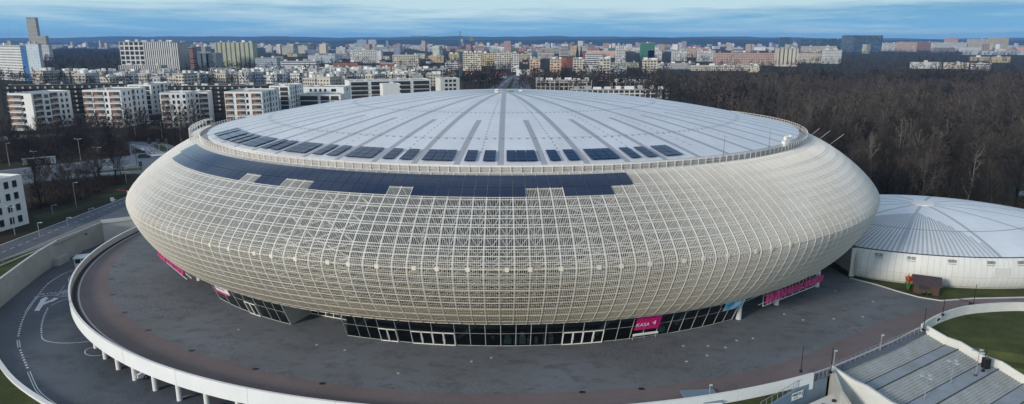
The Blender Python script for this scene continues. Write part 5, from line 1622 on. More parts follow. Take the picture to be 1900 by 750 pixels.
# ================================================================== CITY
WC = {'white': (.68, .68, .66), 'cream': (.62, .57, .46), 'yellow': (.62, .50, .28), 'green': (.42, .45, .32), 'grey': (.30, .31, .32), 'dark': (.05, .055, .065), 'peach': (.66, .47, .34),
      'pink': (.55, .38, .32), 'brick': (.27, .11, .07), 'tower': (.46, .44, .38), 'blue': (.45, .52, .58), 'net': (.03, .17, .11), 'beige': (.55, .5, .42), 'darkglass': (.05, .08, .10)}
BRES = {}
for k_, v_ in WC.items(): pass
def tower(label, x0, x1, yb, yt, depth, style, col, cat='building', yb1=None, roof='roof_grey', name='building', bits=2, group=None, parts=None, zb=0):
    a, b_ = Vector(G(x0, yb, zb)), Vector(G(x1, yb1 or yb, zb))
    h = HT((x0 + x1) / 2, (yb + (yb1 or yb)) / 2, yt, zb)
    d = b_ - a; L = d.length; e = d.normalized()
    o = thing(name, label, cat, (a.x, a.y, zg), math.atan2(e.y, e.x), group)
    mb = MB(); mb.prism([(0, 0), (L, 0), (L, depth), (0, depth)], 0, h, top=False)
    w = mb.build('wall', FAC[style], o); w.color = (*WC[col], 1)
    mb = MB(); mb.prism([(-.15, -.15), (L + .15, -.15), (L + .15, depth + .15), (-.15, depth + .15)], h + .003, h + .7)
    rf = mb.build('roof', M[roof], o)
    for k in range(bits):
        mb = MB(); bw = min(L * .3, random.uniform(2, 7)); mb.box(L * (k + .5) / max(1, bits) + random.uniform(-1, 1), depth * random.uniform(.3, .7), h + .703, bw, min(depth * .5, 4), random.uniform(1.5, 3)); mb.build('roof_hut', M[random.choice(['roof_pale', 'roof_grey', 'white_paint'])], rf)
    return o, L, h
tower('white slab office with a blue stripe at the left picture edge', -75, 47, 141, 84, 8, 'dense', 'white', 'office block', 150)
o, L, h = tower('grey end slab with one window column beside the blue stripe', 58, 81, 150, 82, 3, 'plainw', 'blue', 'office block', 152)
tower('narrow blue stripe tower between the white slab and its grey end', 47.5, 57.5, 150, 84, 3, 'plainw', 'blue', 'stair tower', bits=0)
for _c in bpy.data.objects:
    if _c.parent and 'narrow blue stripe' in _c.parent.get('label', '') and _c.name.startswith('wall'): _c.color = (.02, .16, .38, 1)
tower('tall tapering grey office tower standing above the skyline', 60, 77, 111, 33, 9, 'dense', 'tower', 'tower', bits=0, roof='roof_dark')
tower('lower right shoulder of the tall grey office tower', 77, 91, 111, 67, 10, 'dense', 'tower', 'tower', bits=0)
tower('wide white base of the tall grey office tower', 70, 94, 112, 84, 12, 'dense', 'white', 'office block', bits=0)
tower('black and white grid fronted tower left of the striped one', 228, 272, 138, 78, 40, 'grid', 'white', 'office block', bits=3)
tower('tall black and white vertical striped slab', 272.5, 322, 138, 78, 40, 'vstripe', 'white', 'office block', bits=4)
tower('slanting right end of the black and white striped slab', 322.5, 336, 138, 80, 36, 'vstripe', 'white', 'office block', bits=1)
tower('low striped podium left of the black and white slab', 222, 300, 141, 122, 16, 'vstripe', 'white', 'office block', bits=3)
tower('grey and brick red stepped block right of the striped slab', 337, 362, 135, 87, 26, 'punch', 'grey', 'office block')
tower('dark red stair tower between two grey blocks', 355, 362, 138, 88, 10, 'band', 'brick', 'office block', bits=0, yb1=138)
tower('white arcaded block with grey top below the grey tower', 362.5, 389, 136, 100, 20, 'column', 'white', 'office block')
tower('plain grey upper block behind the arcaded white block', 363, 385, 131, 87, 20, 'plainw', 'grey', 'office block')
tower('grey-blue block joined to the green slab on its left', 386, 403, 136, 99, 20, 'plainw', 'grey', 'office block', bits=0)
tower('low red and white striped terrace below the green slab', 388, 430, 141, 127, 12, 'vstripe', 'white', 'terrace', bits=0)
tower('long pale green and cream housing slab', 402, 472, 128, 79, 18, 'column', 'green', 'housing slab', bits=5)
tower('grey-white stepped block right of the green slab', 475, 515, 129, 108, 20, 'dense', 'blue', 'building')
tower('small upper storey of the grey-white stepped block', 488, 506, 126, 99, 16, 'dense', 'grey', 'building', bits=0)
tower('long white ribbon-window building in front of the flat grey hall', 522, 588, 135, 114, 20, 'band', 'white', 'building', bits=4)
tower('flat blue-grey hall without windows', 572, 622, 117, 103, 30, 'plainw', 'blue', 'hall', bits=2)
for i, (x0, x1, yt, yb, c, lab) in enumerate([(493, 505, 84, 97, 'white', 'small white tower block left of the cream one'), (524, 545, 85, 102, 'cream', 'cream tower block with a white right edge'), (554, 571, 85, 103, 'cream', 'beige tower under the dark arch building'),
    (594, 612, 87, 102, 'white', 'white point block, left of a near twin'), (624, 641, 88, 104, 'white', 'white point block, right of a near twin'), (663, 680, 74, 90, 'blue', 'distant pale blue high block on the skyline'), (684, 698, 74, 90, 'white', 'distant white high block beside the pale blue one')]):
    tower(lab, x0, x1, yb, yt, 15, 'loggia' if i != 2 else 'punch', c, 'tower block', bits=1)
tower('dark glass arch building behind the beige tower', 546, 582, 100, 81, 30, 'glass', 'grey', 'office block', bits=0)
tower('white framed block with green balconies and a white right end', 651, 700, 117, 93, 18, 'loggia', 'white', 'housing slab', bits=3)
tower('white end wall of the green balcony block', 700.5, 708, 117, 94, 20, 'plainw', 'white', 'housing slab', bits=0)
tower('low red brick hall left of the brick mill', 618, 664, 129, 116, 20, 'plainw', 'brick', 'hall', roof='roof_dark')
tower('tall red brick mill with four floors of windows', 706, 731, 141, 118, 18, 'punch', 'brick', 'mill', bits=0)
tower('long red brick mill wing with a grey roof', 731.5, 777, 144, 126, 22, 'punch', 'brick', 'mill', bits=0)
tower('cream and white five storey housing slab above the brick mill', 729, 777, 122, 102, 14, 'loggia', 'cream', 'housing slab', bits=3)
tower('unfinished concrete frame building with open floors', 782, 828, 147, 128, 20, 'frame', 'grey', 'construction', bits=3)
tower('yellow housing slab left of the crane', 794, 823, 116, 104, 14, 'punch', 'yellow', 'housing slab')
tower('white low block at the left of the crane mast', 826, 850, 129, 117, 14, 'band', 'white', 'building')
tower('yellow housing slab behind the crane mast', 833, 852, 115, 100, 14, 'loggia', 'yellow', 'housing slab')
tower('cream high slab just right of the crane mast', 859, 894, 131, 98, 14, 'loggia', 'cream', 'housing slab', bits=4)
tower('yellow housing slab right of the crane slab', 895, 918, 122, 99, 14, 'loggia', 'yellow', 'housing slab', bits=2)
tower('long cream and white slab left of the avenue', 918, 948, 128, 98, 14, 'loggia', 'cream', 'housing slab', bits=3)
tower('white end of the long slab at the avenue', 948.5, 963, 133, 99, 14, 'loggia', 'white', 'housing slab', bits=1)
tower('yellow low slab across the avenue', 964, 984, 115, 101, 14, 'loggia', 'yellow', 'housing slab')
for x0, x1, yt, yb, c, lab in [(983, 1002, 110, 143, 'peach', 'peach tower block nearest the avenue'), (1021, 1041, 110, 147, 'peach', 'peach tower block second from the avenue'), (1064, 1084, 110, 139, 'cream', 'cream tower block below the church spire'),
    (1112, 1132, 110, 150, 'cream', 'bright cream tower block third in the row'), (1194, 1219, 112, 145, 'cream', 'wide cream tower block at the edge of the wood')]:
    o, L, h = tower(lab, x0, x1, yb, yt, 13, 'loggia', c, 'tower block', bits=4, group='tower blocks in a row behind the dome')
tower('white modern slab with a dark left half behind the peach towers', 1087, 1117, 125, 100, 16, 'band', 'white', 'office block')
tower('white apartment house behind the second peach tower', 1085, 1130, 140, 126, 14, 'dense', 'white', 'building')
tower('pale grey terrace between peach towers', 1132, 1162, 140, 126, 14, 'dense', 'blue', 'building')
tower('pink-beige arcaded low block behind the dome', 995, 1098, 168, 150, 14, 'frame', 'beige', 'building', bits=6)
tower('beige arcaded low block with arches by the wood', 1135, 1218, 168, 153, 14, 'frame', 'peach', 'building', bits=5)
tower('low white and brown terrace directly above the dome rim', 1060, 1240, 182, 167, 12, 'frame', 'white', 'terrace', bits=9)
tower('green scaffold-netted tower under construction', 1189, 1214, 112, 80, 18, 'plainw', 'net', 'construction', bits=1)
tower('white tower block with grey right side left of the green tower', 1143, 1160, 118, 84, 14, 'loggia', 'white', 'tower block')
tower('slim white chimney-like tower on the skyline', 1265, 1272, 103, 77, 8, 'plainw', 'grey', 'tower block', bits=0)
for x0, x1, yt, yb, c, lab in [(1202, 1228, 93, 112, 'white', 'white high block right of the green tower'), (1248, 1274, 93, 113, 'white', 'white high block below the slim tower'), (1276, 1292, 89, 106, 'peach', 'peach high block right of the slim tower'), (1296, 1325, 94, 114, 'white', 'white slab left of the long pink one')]:
    tower(lab, x0, x1, yb, yt, 16, 'loggia', c, 'tower block')
tower('long pink five storey terrace with a red roof', 1326, 1440, 121, 98, 14, 'punch', 'pink', 'terrace', roof='roof_red', bits=5)
tower('cream tower with dark window columns over the wood', 1441, 1479, 123, 90, 14, 'column', 'cream', 'tower block')
tower('cream terrace with a red roof right of the cream tower', 1480, 1524, 117, 98, 14, 'punch', 'cream', 'terrace', roof='roof_red')
tower('white stepped block at the wood edge', 1530, 1560, 118, 93, 16, 'dense', 'white', 'tower block')
tower('long pale slab behind the cream terrace', 1488, 1552, 100, 86, 14, 'loggia', 'cream', 'housing slab')
tower('small dark glass tower with a red side', 1447, 1466, 95, 69, 22, 'glass', 'darkglass', 'office block')
tower('long low dark glass office on the skyline', 1485, 1566, 96, 73, 30, 'glass', 'darkglass', 'office block', bits=4, roof='roof_dark')
tower('tall dark glass office block on the skyline', 1566, 1583, 97, 66, 30, 'glass', 'grey', 'office block', bits=0, roof='roof_dark')
tower('wide black glass office block right of its grey stair tower', 1583.5, 1635, 97, 66, 34, 'glass', 'dark', 'office block', bits=5, roof='roof_dark')
for i, (x0, x1, yt, yb, c, lab) in enumerate([(1637, 1665, 80, 95, 'white', 'white slab right of the black glass office'), (1665, 1700, 78, 96, 'peach', 'peach slab right of the black glass office'), (1700, 1732, 78, 94, 'brick', 'brick coloured slab on the right skyline'), (1730, 1762, 79, 96, 'white', 'long white slab on the right skyline'),
    (1763, 1792, 79, 95, 'white', 'white slab in front of the yellow towers'), (1753, 1776, 70, 88, 'peach', 'peach tower rising above the white slabs'), (1796, 1830, 73, 95, 'cream', 'cream tower left of the yellow one on the right skyline'), (1834, 1869, 71, 93, 'yellow', 'pale yellow tower at the far right skyline')]):
    tower(lab, x0, x1, yb, yt, 16, 'loggia', c, 'housing slab', bits=2)
for x0, x1, yt, yb, c, st_, lab in [(1697, 1746, 116, 127, 'white', 'plainw', 'flat white shed seen over the wood, left'), (1760, 1797, 117, 128, 'cream', 'plainw', 'flat cream shed seen over the wood, middle'), (1811, 1838, 118, 130, 'white', 'band', 'flat white shed with a dark band over the wood'),
    (1806, 1834, 106, 113, 'yellow', 'punch', 'yellow house with a raised middle, left of two'), (1841, 1874, 106, 116, 'yellow', 'punch', 'yellow house with a raised middle, right of two'), (1790, 1905, 95, 102, 'blue', 'plainw', 'long pale roofed depot at the right edge')]:
    tower(lab, x0, x1, yb, yt, 14, st_, c, 'shed' if 'shed' in lab else 'building', roof='roof_pale', bits=1)
tower('long pale flat-roofed building right of the wide cream tower', 1222, 1280, 128, 118, 16, 'band', 'white', 'building', roof='roof_pale', bits=3)
tower('low pale flat roofed school left of the wide cream tower', 1135, 1185, 126, 117, 16, 'punch', 'green', 'school', roof='roof_pale', bits=3)
tower('long low pale building across the wood edge', 1285, 1410, 131, 122, 14, 'punch', 'beige', 'building', roof='roof_pale', bits=5)
tower('cream end house at the wood edge below the pink terrace', 1392, 1408, 134, 123, 12, 'plainw', 'cream', 'house')

# church with dark twin spires
x, y = G(1074, 121, 0); o = thing('church', 'brick church with jagged dark twin spires on the skyline', 'church', (x, y, zg))
hh = HT(1074, 121, 100)
mb = MB(); mb.prism([(-16, -8), (16, -8), (16, 14), (-16, 14)], 0, hh * .45); mb.build('nave', M['brick'], o)
for dx, k in ((-3, 1.0), (3.5, .93)):
    H2 = HT(1074, 121, 82) * k; mb = MB(); mb.bar((dx, 0, hh * .3), (dx, 0, H2), 4.2, 5, .3); mb.build('spire', M['roof_dark'], o)
mb = MB(); mb.box(9.5, 2, 0, 6, 6, HT(1074, 121, 94)); mb.build('bell_tower', M['brick'], o)
x, y = G(1050, 125, 0); o = thing('brick_house', 'curved red brick building left of the church', 'building', (x, y, zg))
mb = MB(); mb.prism([(-14, 0), (-11, -6), (0, -9), (11, -6), (14, 0), (14, 12), (-14, 12)], 0, HT(1050, 125, 106)); mb.build('wall', M['brick'], o)
mb = MB(); mb.prism([(-14, -1), (0, -9.5), (14, -1), (14, 12.2), (-14, 12.2)], HT(1050, 125, 106) + .003, HT(1050, 125, 105)); mb.build('roof', M['roof_dark'], o)

# pitched-roof houses
def house(label, px, yb, wpx, hpx, roof='roof_red', wall='cream', rot=None, group=None, z=0):
    x, y = G(px, yb, z); x1, _ = G(px + wpx, yb, z); W = x1 - x; Hh = HT(px, yb, yb - hpx, z)
    o = thing('house', label, 'house', (x, y, zg), random.uniform(-.5, .5) if rot is None else rot, group)
    D = W * .8; hw = Hh * .55
    mb = MB(); mb.prism([(-W / 2, -D / 2), (W / 2, -D / 2), (W / 2, D / 2), (-W / 2, D / 2)], 0, hw, top=False)
    mb.face([(-W / 2, -D / 2, hw), (-W / 2, 0, Hh), (-W / 2, D / 2, hw)]); mb.face([(W / 2, -D / 2, hw), (W / 2, D / 2, hw), (W / 2, 0, Hh)])
    w_ = mb.build('wall', FAC['punch'], o); w_.color = (*WC[wall], 1)
    mb = MB()
    for s_ in (-1, 1):
        a = [(-W / 2 - .4, s_ * (D / 2 + .5), hw - .3), (W / 2 + .4, s_ * (D / 2 + .5), hw - .3), (W / 2 + .4, 0, Hh + .15), (-W / 2 - .4, 0, Hh + .15)]
        mb.face(a if s_ < 0 else a[::-1])
    r_ = mb.build('roof', M[roof], o)
    mb = MB(); mb.box(W * .2, D * .1, Hh * .8, .7, .7, Hh * .35); mb.build('chimney', M['brick'], r_)
for i in range(14):
    house('red roofed house in the row of red roofs left of the ribbon-window building', 432 + i * 9.5 + random.uniform(-2, 2), 137 + (i % 3) * 2.2, 11, 10, group='red roofed houses on the left')
for i, (px, yb, w_, h_) in enumerate([(893, 150, 24, 15), (908, 146, 14, 10), (920, 143, 12, 9), (880, 142, 10, 8), (928, 139, 10, 7), (903, 139, 9, 6), (870, 141, 12, 8), (935, 144, 9, 8), (824, 134, 12, 8), (838, 142, 14, 10)]):
    house(['big red roofed house with a white gable left of the avenue', 'red roofed house among the group by the avenue'][min(i, 1)], px, yb, w_, h_, wall='white', group=None if i == 0 else 'red roofed houses by the avenue')
for i in range(16):
    house('dark roofed house half hidden among trees near the horizon road', 690 + random.uniform(0, 620), random.uniform(112, 124), random.uniform(7, 11), random.uniform(6, 8), 'roof_dark' if i % 2 else 'roof_red', random.choice(['white', 'cream', 'pink']), group='scattered houses among the trees')
house('orange brick gabled hall in front of the red brick hall', 536, 124, 20, 10, 'roof_grey', 'white'); house('pink gabled house left of the crane', 828, 140, 18, 12, 'roof_pale', 'peach')

# rows of low pale flat-roofed flats behind the first white ones
rows = [(140, 345, 163, 9), (60, 210, 156, 6), (350, 560, 160, 9), (180, 330, 157, 7), (365, 520, 155, 7), (560, 700, 164, 6), (480, 700, 157, 8), (520, 660, 149, 6), (440, 560, 151, 5), (590, 780, 151, 7), (600, 790, 145, 6), (700, 820, 160, 4), (560, 640, 171, 3)]
rr = random.Random(11)
pool = 0
for (xa, xb, yb, n) in rows:
    for i in range(n):
        w_ = (xb - xa) / n; x0 = xa + i * w_ + rr.uniform(0, 3); x1 = x0 + w_ * rr.uniform(.75, .96); h_ = rr.uniform(9.5, 13)
        ybj = yb + rr.uniform(-1.2, 1.2); a_ = Vector(G(x0, ybj)); yt = PJ(a_.x, a_.y, h_)[1]
        tower('pale flat-roofed low apartment house in the dense estate behind the white flats', x0, x1, ybj, yt, rr.uniform(12, 20), rr.choice(['dense', 'loggia', 'punch', 'loggia']), rr.choice(['cream', 'beige', 'white', 'beige', 'blue']), 'apartment house', roof=rr.choice(['roof_pale', 'roof_grey', 'roof_pale']), bits=rr.choice([2, 3, 4]), group='low apartment houses of the estate', yb1=ybj + rr.uniform(-.8, .8))

# far city: prototypes copied many times, then the rest as one mass
def far_proto(i):
    r_ = random.Random(i); L, D, h = r_.choice([(40, 12, 15), (60, 12, 15), (22, 14, 33), (18, 18, 30), (80, 14, 13), (30, 20, 9), (26, 14, 12), (100, 16, 17), (16, 16, 42), (50, 30, 8)])
    mb = MB(); mb.prism([(-L / 2, -D / 2), (L / 2, -D / 2), (L / 2, D / 2), (-L / 2, D / 2)], 0, h, 0, topmi=1)
    return mb, L, D, h
def far_xy(r_):
    while True:
        px = r_.uniform(-20, 1920)
        y = 76.5 + (r_.random() ** 1.5) * 34
        if px > 1240 and y > 104: continue
        if px < 480 and y > 98: continue
        if 80 < px < 225 and y > 92: continue
        if px > 1640 and y > 98: continue
        return G(px, y, 0)
styles = ['loggia', 'punch', 'dense', 'loggia', 'band']; cols_ = ['white', 'cream', 'peach', 'beige', 'pink', 'yellow', 'white', 'blue']
protos = []
for i in range(20):
    mb, L, D, h = far_proto(i); protos.append(mb.mesh('far_block', [FAC[styles[i % 5]], M[['roof_pale', 'roof_grey', 'roof_red', 'roof_pale'][i % 4]]]))
fr_ = random.Random(5)
for i in range(290):
    x, y = far_xy(fr_)
    o = link('city_block', fr_.choice(protos), None, (x, y, zg)); o.rotation_euler = (0, 0, fr_.choice([0, .3, -.4, 1.2, .1]) + fr_.uniform(-.15, .15)); o.color = (*[c * fr_.uniform(.85, 1.05) for c in WC[fr_.choice(cols_)]], 1)
    tag(o, 'small distant city block far off below the hills', 'building', 'distant city blocks')
mbs = MB()
for i in range(1800):
    px = fr_.uniform(-60, 1960); yy = 76.2 + (fr_.random() ** 2.2) * 20
    if px < 480 and yy > 92: continue
    if px > 1300 and yy > 95: continue
    x, y = G(px, yy, 0)
    L, D, h = fr_.choice([(40, 14, 15), (60, 14, 14), (22, 18, 28), (30, 25, 8), (16, 14, 8), (80, 40, 9)])
    a = fr_.uniform(-.6, .6); c_, s_ = math.cos(a), math.sin(a); mi = fr_.choice([0, 1, 2, 3, 4, 0])
    P = [(x + dx * L / 2 * c_ - dy * D / 2 * s_, y + dx * L / 2 * s_ + dy * D / 2 * c_) for dx, dy in ((-1, -1), (1, -1), (1, 1), (-1, 1))]
    mbs.prism(P, zg, zg + h, mi, topmi=fr_.choice([5, 6]))
o = mbs.build('far_city', [plain('far_white', (.6, .6, .58)), plain('far_cream', (.55, .48, .38)), plain('far_pink', (.48, .30, .24)), plain('far_grey', (.32, .33, .34)), plain('far_brick', (.3, .16, .12)), M['roof_pale'], M['roof_grey']])
o['kind'] = 'stuff'

# avenue behind the dome
av = PX([(893, 173), (988, 173), (984, 160), (977, 150), (968, 143), (1040, 139.5), (1040, 137), (955, 139), (942, 142), (930, 150), (908, 164)])
sheet('road', av, zg + .05, M['road'])
sheet('verge', PX([(936, 172), (945, 172), (951, 156), (955, 146), (951, 146), (945, 156)]), zg + .09, M['verge'])
mb = MB(); add_line(mb, PX([(918, 170), (938, 152), (950, 144)]), .4, zg + .08); add_line(mb, PX([(968, 170), (966, 154), (960, 145)]), .4, zg + .08); o = mb.build('road_marking', M['line']); o['kind'] = 'structure'
mb_ = MB(); mb_.prism([(0, 0), (34, 0), (34, 12), (0, 12)], 0, 7)
tag(mb_.build('long_bus', M['white_paint'], None, (*G(958, 140), zg)), 'long white roofed depot beside the far avenue', 'depot')

# tower crane
cx_, cy_ = G(855, 165, 0); ch = HT(855, 165, 58)
o = thing('tower_crane', 'tall slim tower crane with a long jib rising behind the dome', 'crane', (cx_, cy_, zg), R(6))
def lattice(mb, a, b_, w, n, r):
    a, b_ = Vector(a), Vector(b_); d = (b_ - a).normalized(); up = Vector((0, 0, 1)) if abs(d.z) < .9 else Vector((1, 0, 0)); e = d.cross(up).normalized() * w / 2; g_ = d.cross(e).normalized() * w / 2
    cs = [e + g_, e - g_, -e - g_, -e + g_]
    for c_ in cs: mb.bar(a + c_, b_ + c_, r, 4)
    for i in range(n):
        p, q = a.lerp(b_, i / n), a.lerp(b_, (i + 1) / n)
        for k in range(4): mb.bar(p + cs[k], q + cs[(k + 1) % 4], r * .7, 3)
mb = MB(); lattice(mb, (0, 0, 0), (0, 0, ch - 7), 1.6, 22, .11); mb.build('mast', M['crane_paint'], o)
mb = MB(); lattice(mb, (0, 0, ch - 6), (-43, -3, ch - 4.5), 1.2, 26, .15); mb.build('jib', M['crane_paint'], o)
mb = MB(); lattice(mb, (0, 0, ch - 6), (11, 1, ch - 6), 1.3, 7, .12); mb.build('counter_jib', M['crane_yellow'], o)
mb = MB(); mb.box(10, 1, ch - 8, 3, 1.6, 3); mb.build('counterweight', M['crane_yellow'], o)
mb = MB(); mb.box(1.6, -1, ch - 9, 1.8, 1.6, 2.4); mb.build('cab', M['lamp_disc'], o)
mb = MB(); lattice(mb, (0, 0, ch - 6), (0, 0, ch), 1.0, 4, .12); mb.bar((0, 0, ch), (-20, -1.4, ch - 5), .06, 3); mb.bar((0, 0, ch), (10, 1, ch - 5), .06, 3); mb.bar((0, 0, ch), (-34, -2.4, ch - 4.5), .05, 3); mb.build('apex_tie', M['crane_paint'], o)
for px, yt, lab in ((20, 52, 'thin transmitter mast at the far left skyline'), (43, 54, 'thin transmitter mast left of the tall office tower')):
    x, y = G(px, 84, 0); h = HT(px, 84, yt); mb = MB(); mb.bar((0, 0, 0), (0, 0, h), 1.3, 4, .8); tag(mb.build('radio_mast', M['grey_metal'], None, (x, y, zg)), lab, 'mast')

# ================================================================== HILLS
def hills(name, y0, depth, base, amp, seed, mat):
    nx, ny = 260, 7
    xs = np.linspace(-11000, 11000, nx); V = []
    r_ = np.random.default_rng(seed); ph = r_.uniform(0, 6.28, 8)
    for j in range(ny):
        f = j / (ny - 1); prof_ = math.sin(min(1, f * 1.3) * PI / 2) 
        for x in xs:
            hgt = base + amp * sum(math.sin(x * k_ / 22000 * 6.28 + ph[i]) / (i + 1.5) for i, k_ in enumerate((1.3, 2.9, 5.1, 9.7, 17, 31, 57)))
            V.append((x, y0 + f * depth, zg - .5 + max(2, hgt) * prof_))
    idx = np.arange(nx * ny).reshape(ny, nx)
    F = np.stack([idx[:-1, :-1], idx[:-1, 1:], idx[1:, 1:], idx[1:, :-1]], -1).reshape(-1, 4)
    me = np_mesh(name, np.array(V), F, mat); o = link(name, me); o['kind'] = 'structure'
hills('hills', 5600, 1500, 44, 16, 3, M['hill'])
hills('hills', 8600, 2200, 90, 19, 8, M['hill'])

# ================================================================== TREES
def tree_mesh(seed, H=14.0, limbs=9, twigs=44, tw=.05, spread=.34, mat=None, thick=1.0):
    r_ = np.random.default_rng(seed)
    A, B, W = [], [], []
    lean = r_.normal(0, .03, 2)
    segs = 4; pts = [np.array([0, 0, 0.0])]
    for i in range(segs): pts.append(np.array([lean[0] * H * (i + 1) / segs + r_.normal(0, .12), lean[1] * H * (i + 1) / segs + r_.normal(0, .12), H * .86 * (i + 1) / segs]))
    for i in range(segs): A.append(pts[i]); B.append(pts[i + 1]); W.append(.20 * thick * (1 - .8 * i / segs))
    def on_trunk(f):
        k = min(int(f * segs), segs - 1); g_ = f * segs - k; return pts[k] * (1 - g_) + pts[k + 1] * g_
    for l in range(limbs):
        f = .26 + .7 * (l + r_.random()) / limbs; s0 = on_trunk(f); az = l * 2.4 + r_.normal(0, .4)
        el = R(32 + 35 * f) + r_.normal(0, .12); ln = H * spread * (1.25 - .75 * f) * r_.uniform(.8, 1.2)
        dr = np.array([math.cos(az) * math.cos(el), math.sin(az) * math.cos(el), math.sin(el)])
        m_ = s0 + dr * ln * .5; e_ = m_ + (dr + np.array([0, 0, .35])) * ln * .5
        A += [s0, m_]; B += [m_, e_]; W += [.09 * thick, .055 * thick]
        for t in range(twigs):
            g_ = r_.uniform(.25, 1.0); b0 = (s0 * (1 - g_ * 2) + m_ * g_ * 2) if g_ < .5 else (m_ * (2 - g_ * 2) + e_ * (g_ * 2 - 1))
            dd = dr * .55 + r_.normal(0, .55, 3) + np.array([0, 0, .35]); dd /= np.linalg.norm(dd)
            l2 = ln * r_.uniform(.16, .42); b1 = b0 + dd * l2
            A.append(b0); B.append(b1); W.append(tw)
            for _ in range(2):
                d2 = dd + r_.normal(0, .5, 3); d2 /= np.linalg.norm(d2); c0 = b0 + dd * l2 * r_.uniform(.4, 1)
                A.append(c0); B.append(c0 + d2 * l2 * .6); W.append(tw * .8)
    A, B, W = np.array(A), np.array(B), np.array(W)
    return A, B, W
def sliver_mesh(A, B, W, rs):
    """thick ones three-sided, thin ones a flat tapering blade"""
    d = B - A; L = np.linalg.norm(d, axis=1, keepdims=True) + 1e-9; d = d / L
    rnd = rs.normal(size=A.shape); s = np.cross(d, rnd); s /= np.linalg.norm(s, axis=1, keepdims=True) + 1e-9
    thin = W < .085
    V, F = [], []
    a, b_, w, ss = A[thin], B[thin], W[thin][:, None], s[thin]
    n = len(a); V = np.stack([a - ss * w / 2, a + ss * w / 2, b_ + ss * w * .18, b_ - ss * w * .18], 1).reshape(-1, 3)
    F = (np.arange(n) * 4)[:, None] + np.array([[0, 1, 2, 3]])
    V2, F2 = [], []
    for A_, B_, w_ in zip(A[~thin], B[~thin], W[~thin]):
        v, f = bars(A_[None], B_[None], w_); V2.append(v); F2.append(f)
    return join([(V, F)] + list(zip(V2, F2)))
rs = np.random.default_rng(3)
tree_me = []
for i in range(7):
    A, B, W = tree_mesh(20 + i, H=rng.uniform(12, 17), limbs=11, twigs=34, tw=.062, spread=.36)
    V, F = sliver_mesh(A, B, W, rs); tree_me.append(np_mesh('bare_tree', V, F, M['bark']))
pale_me = []
for i in range(3):
    A, B, W = tree_mesh(60 + i, H=19, limbs=8, twigs=14, tw=.06, spread=.2, thick=1.15)
    V, F = sliver_mesh(A, B, W, rs); pale_me.append(np_mesh('pale_tree', V, F, M['bark_pale']))
def inside(p, poly):
    x, y = p; c = False; n = len(poly)
    for i in range(n):
        x0, y0 = poly[i]; x1, y1 = poly[(i + 1) % n]
        if (y0 > y) != (y1 > y) and x < (x1 - x0) * (y - y0) / (y1 - y0) + x0: c = not c
    return c
def scatter(poly, n, mind, r_, avoid=()):
    xs = [p[0] for p in poly]; ys = [p[1] for p in poly]; out = []; tries = 0; cell = {}
    while len(out) < n and tries < n * 30:
        tries += 1
        p = (r_.uniform(min(xs), max(xs)), r_.uniform(min(ys), max(ys)))
        if not inside(p, poly) or any(inside(p, a) for a in avoid): continue
        key = (int(p[0] // mind), int(p[1] // mind))
        if any((kx, ky) in cell and math.dist(cell[(kx, ky)], p) < mind for kx in range(key[0] - 1, key[0] + 2) for ky in range(key[1] - 1, key[1] + 2)): continue
        cell[key] = p; out.append(p)
    return out
tr_ = random.Random(4)
wood = [(92, 26), (104, 16), (122, 12), (142, 20), (170, 60), (235, 140), (330, 260), (470, 430), (640, 560), (820, 640), (620, 660), (450, 640), (320, 620), (220, 590), (170, 480), (140, 380), (128, 300), (118, 200), (98, 110), (88, 60)]
glade = [(150, 42), (176, 44), (215, 95), (205, 112), (178, 84), (150, 60)]
pts = scatter(wood, 4200, 5.2, tr_, (glade,))
cam2 = Vector((CAMX, CAMY))
def vis(p):
    X, Y = PJ(p[0], p[1], 8); return -60 < X < 1960
pts = [p for p in pts if vis(p)]
pts.sort(key=lambda p: (Vector(p) - cam2).length)
NIND = 185
for p in pts[:NIND]:
    o = link('bare_tree', tr_.choice(tree_me), None, (p[0], p[1], zg)); o.rotation_euler = (0, 0, tr_.uniform(0, 6.28)); s_ = tr_.uniform(.62, 1.08); o.scale = (s_ * 1.1, s_ * 1.1, s_)
    tag(o, 'leafless grey-brown tree near the front edge of the wood right of the arena', 'tree', 'nearest trees of the right wood')
for px, yb in ((1615, 345), (1665, 305), (1672, 303), (1683, 302), (1720, 300), (1724, 302), (1612, 350), (1790, 395), (1540, 262), (1640, 330), (1580, 290), (1600, 270), (1498, 235), (1660, 260), (1750, 300), (1440, 195), (1470, 205), (1450, 200), (1520, 230), (1560, 250), (1570, 252), (1630, 270), (1700, 250), (1650, 200), (1710, 215), (1800, 240), (1840, 220), (1690, 330), (1730, 345), (1500, 205), (1380, 180), (1405, 186)):
    x, y = G(px, yb + 8, zg); o = link('pale_tree', tr_.choice(pale_me), None, (x, y, zg)); o.rotation_euler = (0, 0, tr_.uniform(0, 6.28)); s_ = tr_.uniform(.8, 1.05); o.scale = (s_, s_, s_)
    tag(o, 'slender pale-stemmed leafless tree standing out in the dark wood', 'tree', 'pale stemmed trees in the wood')
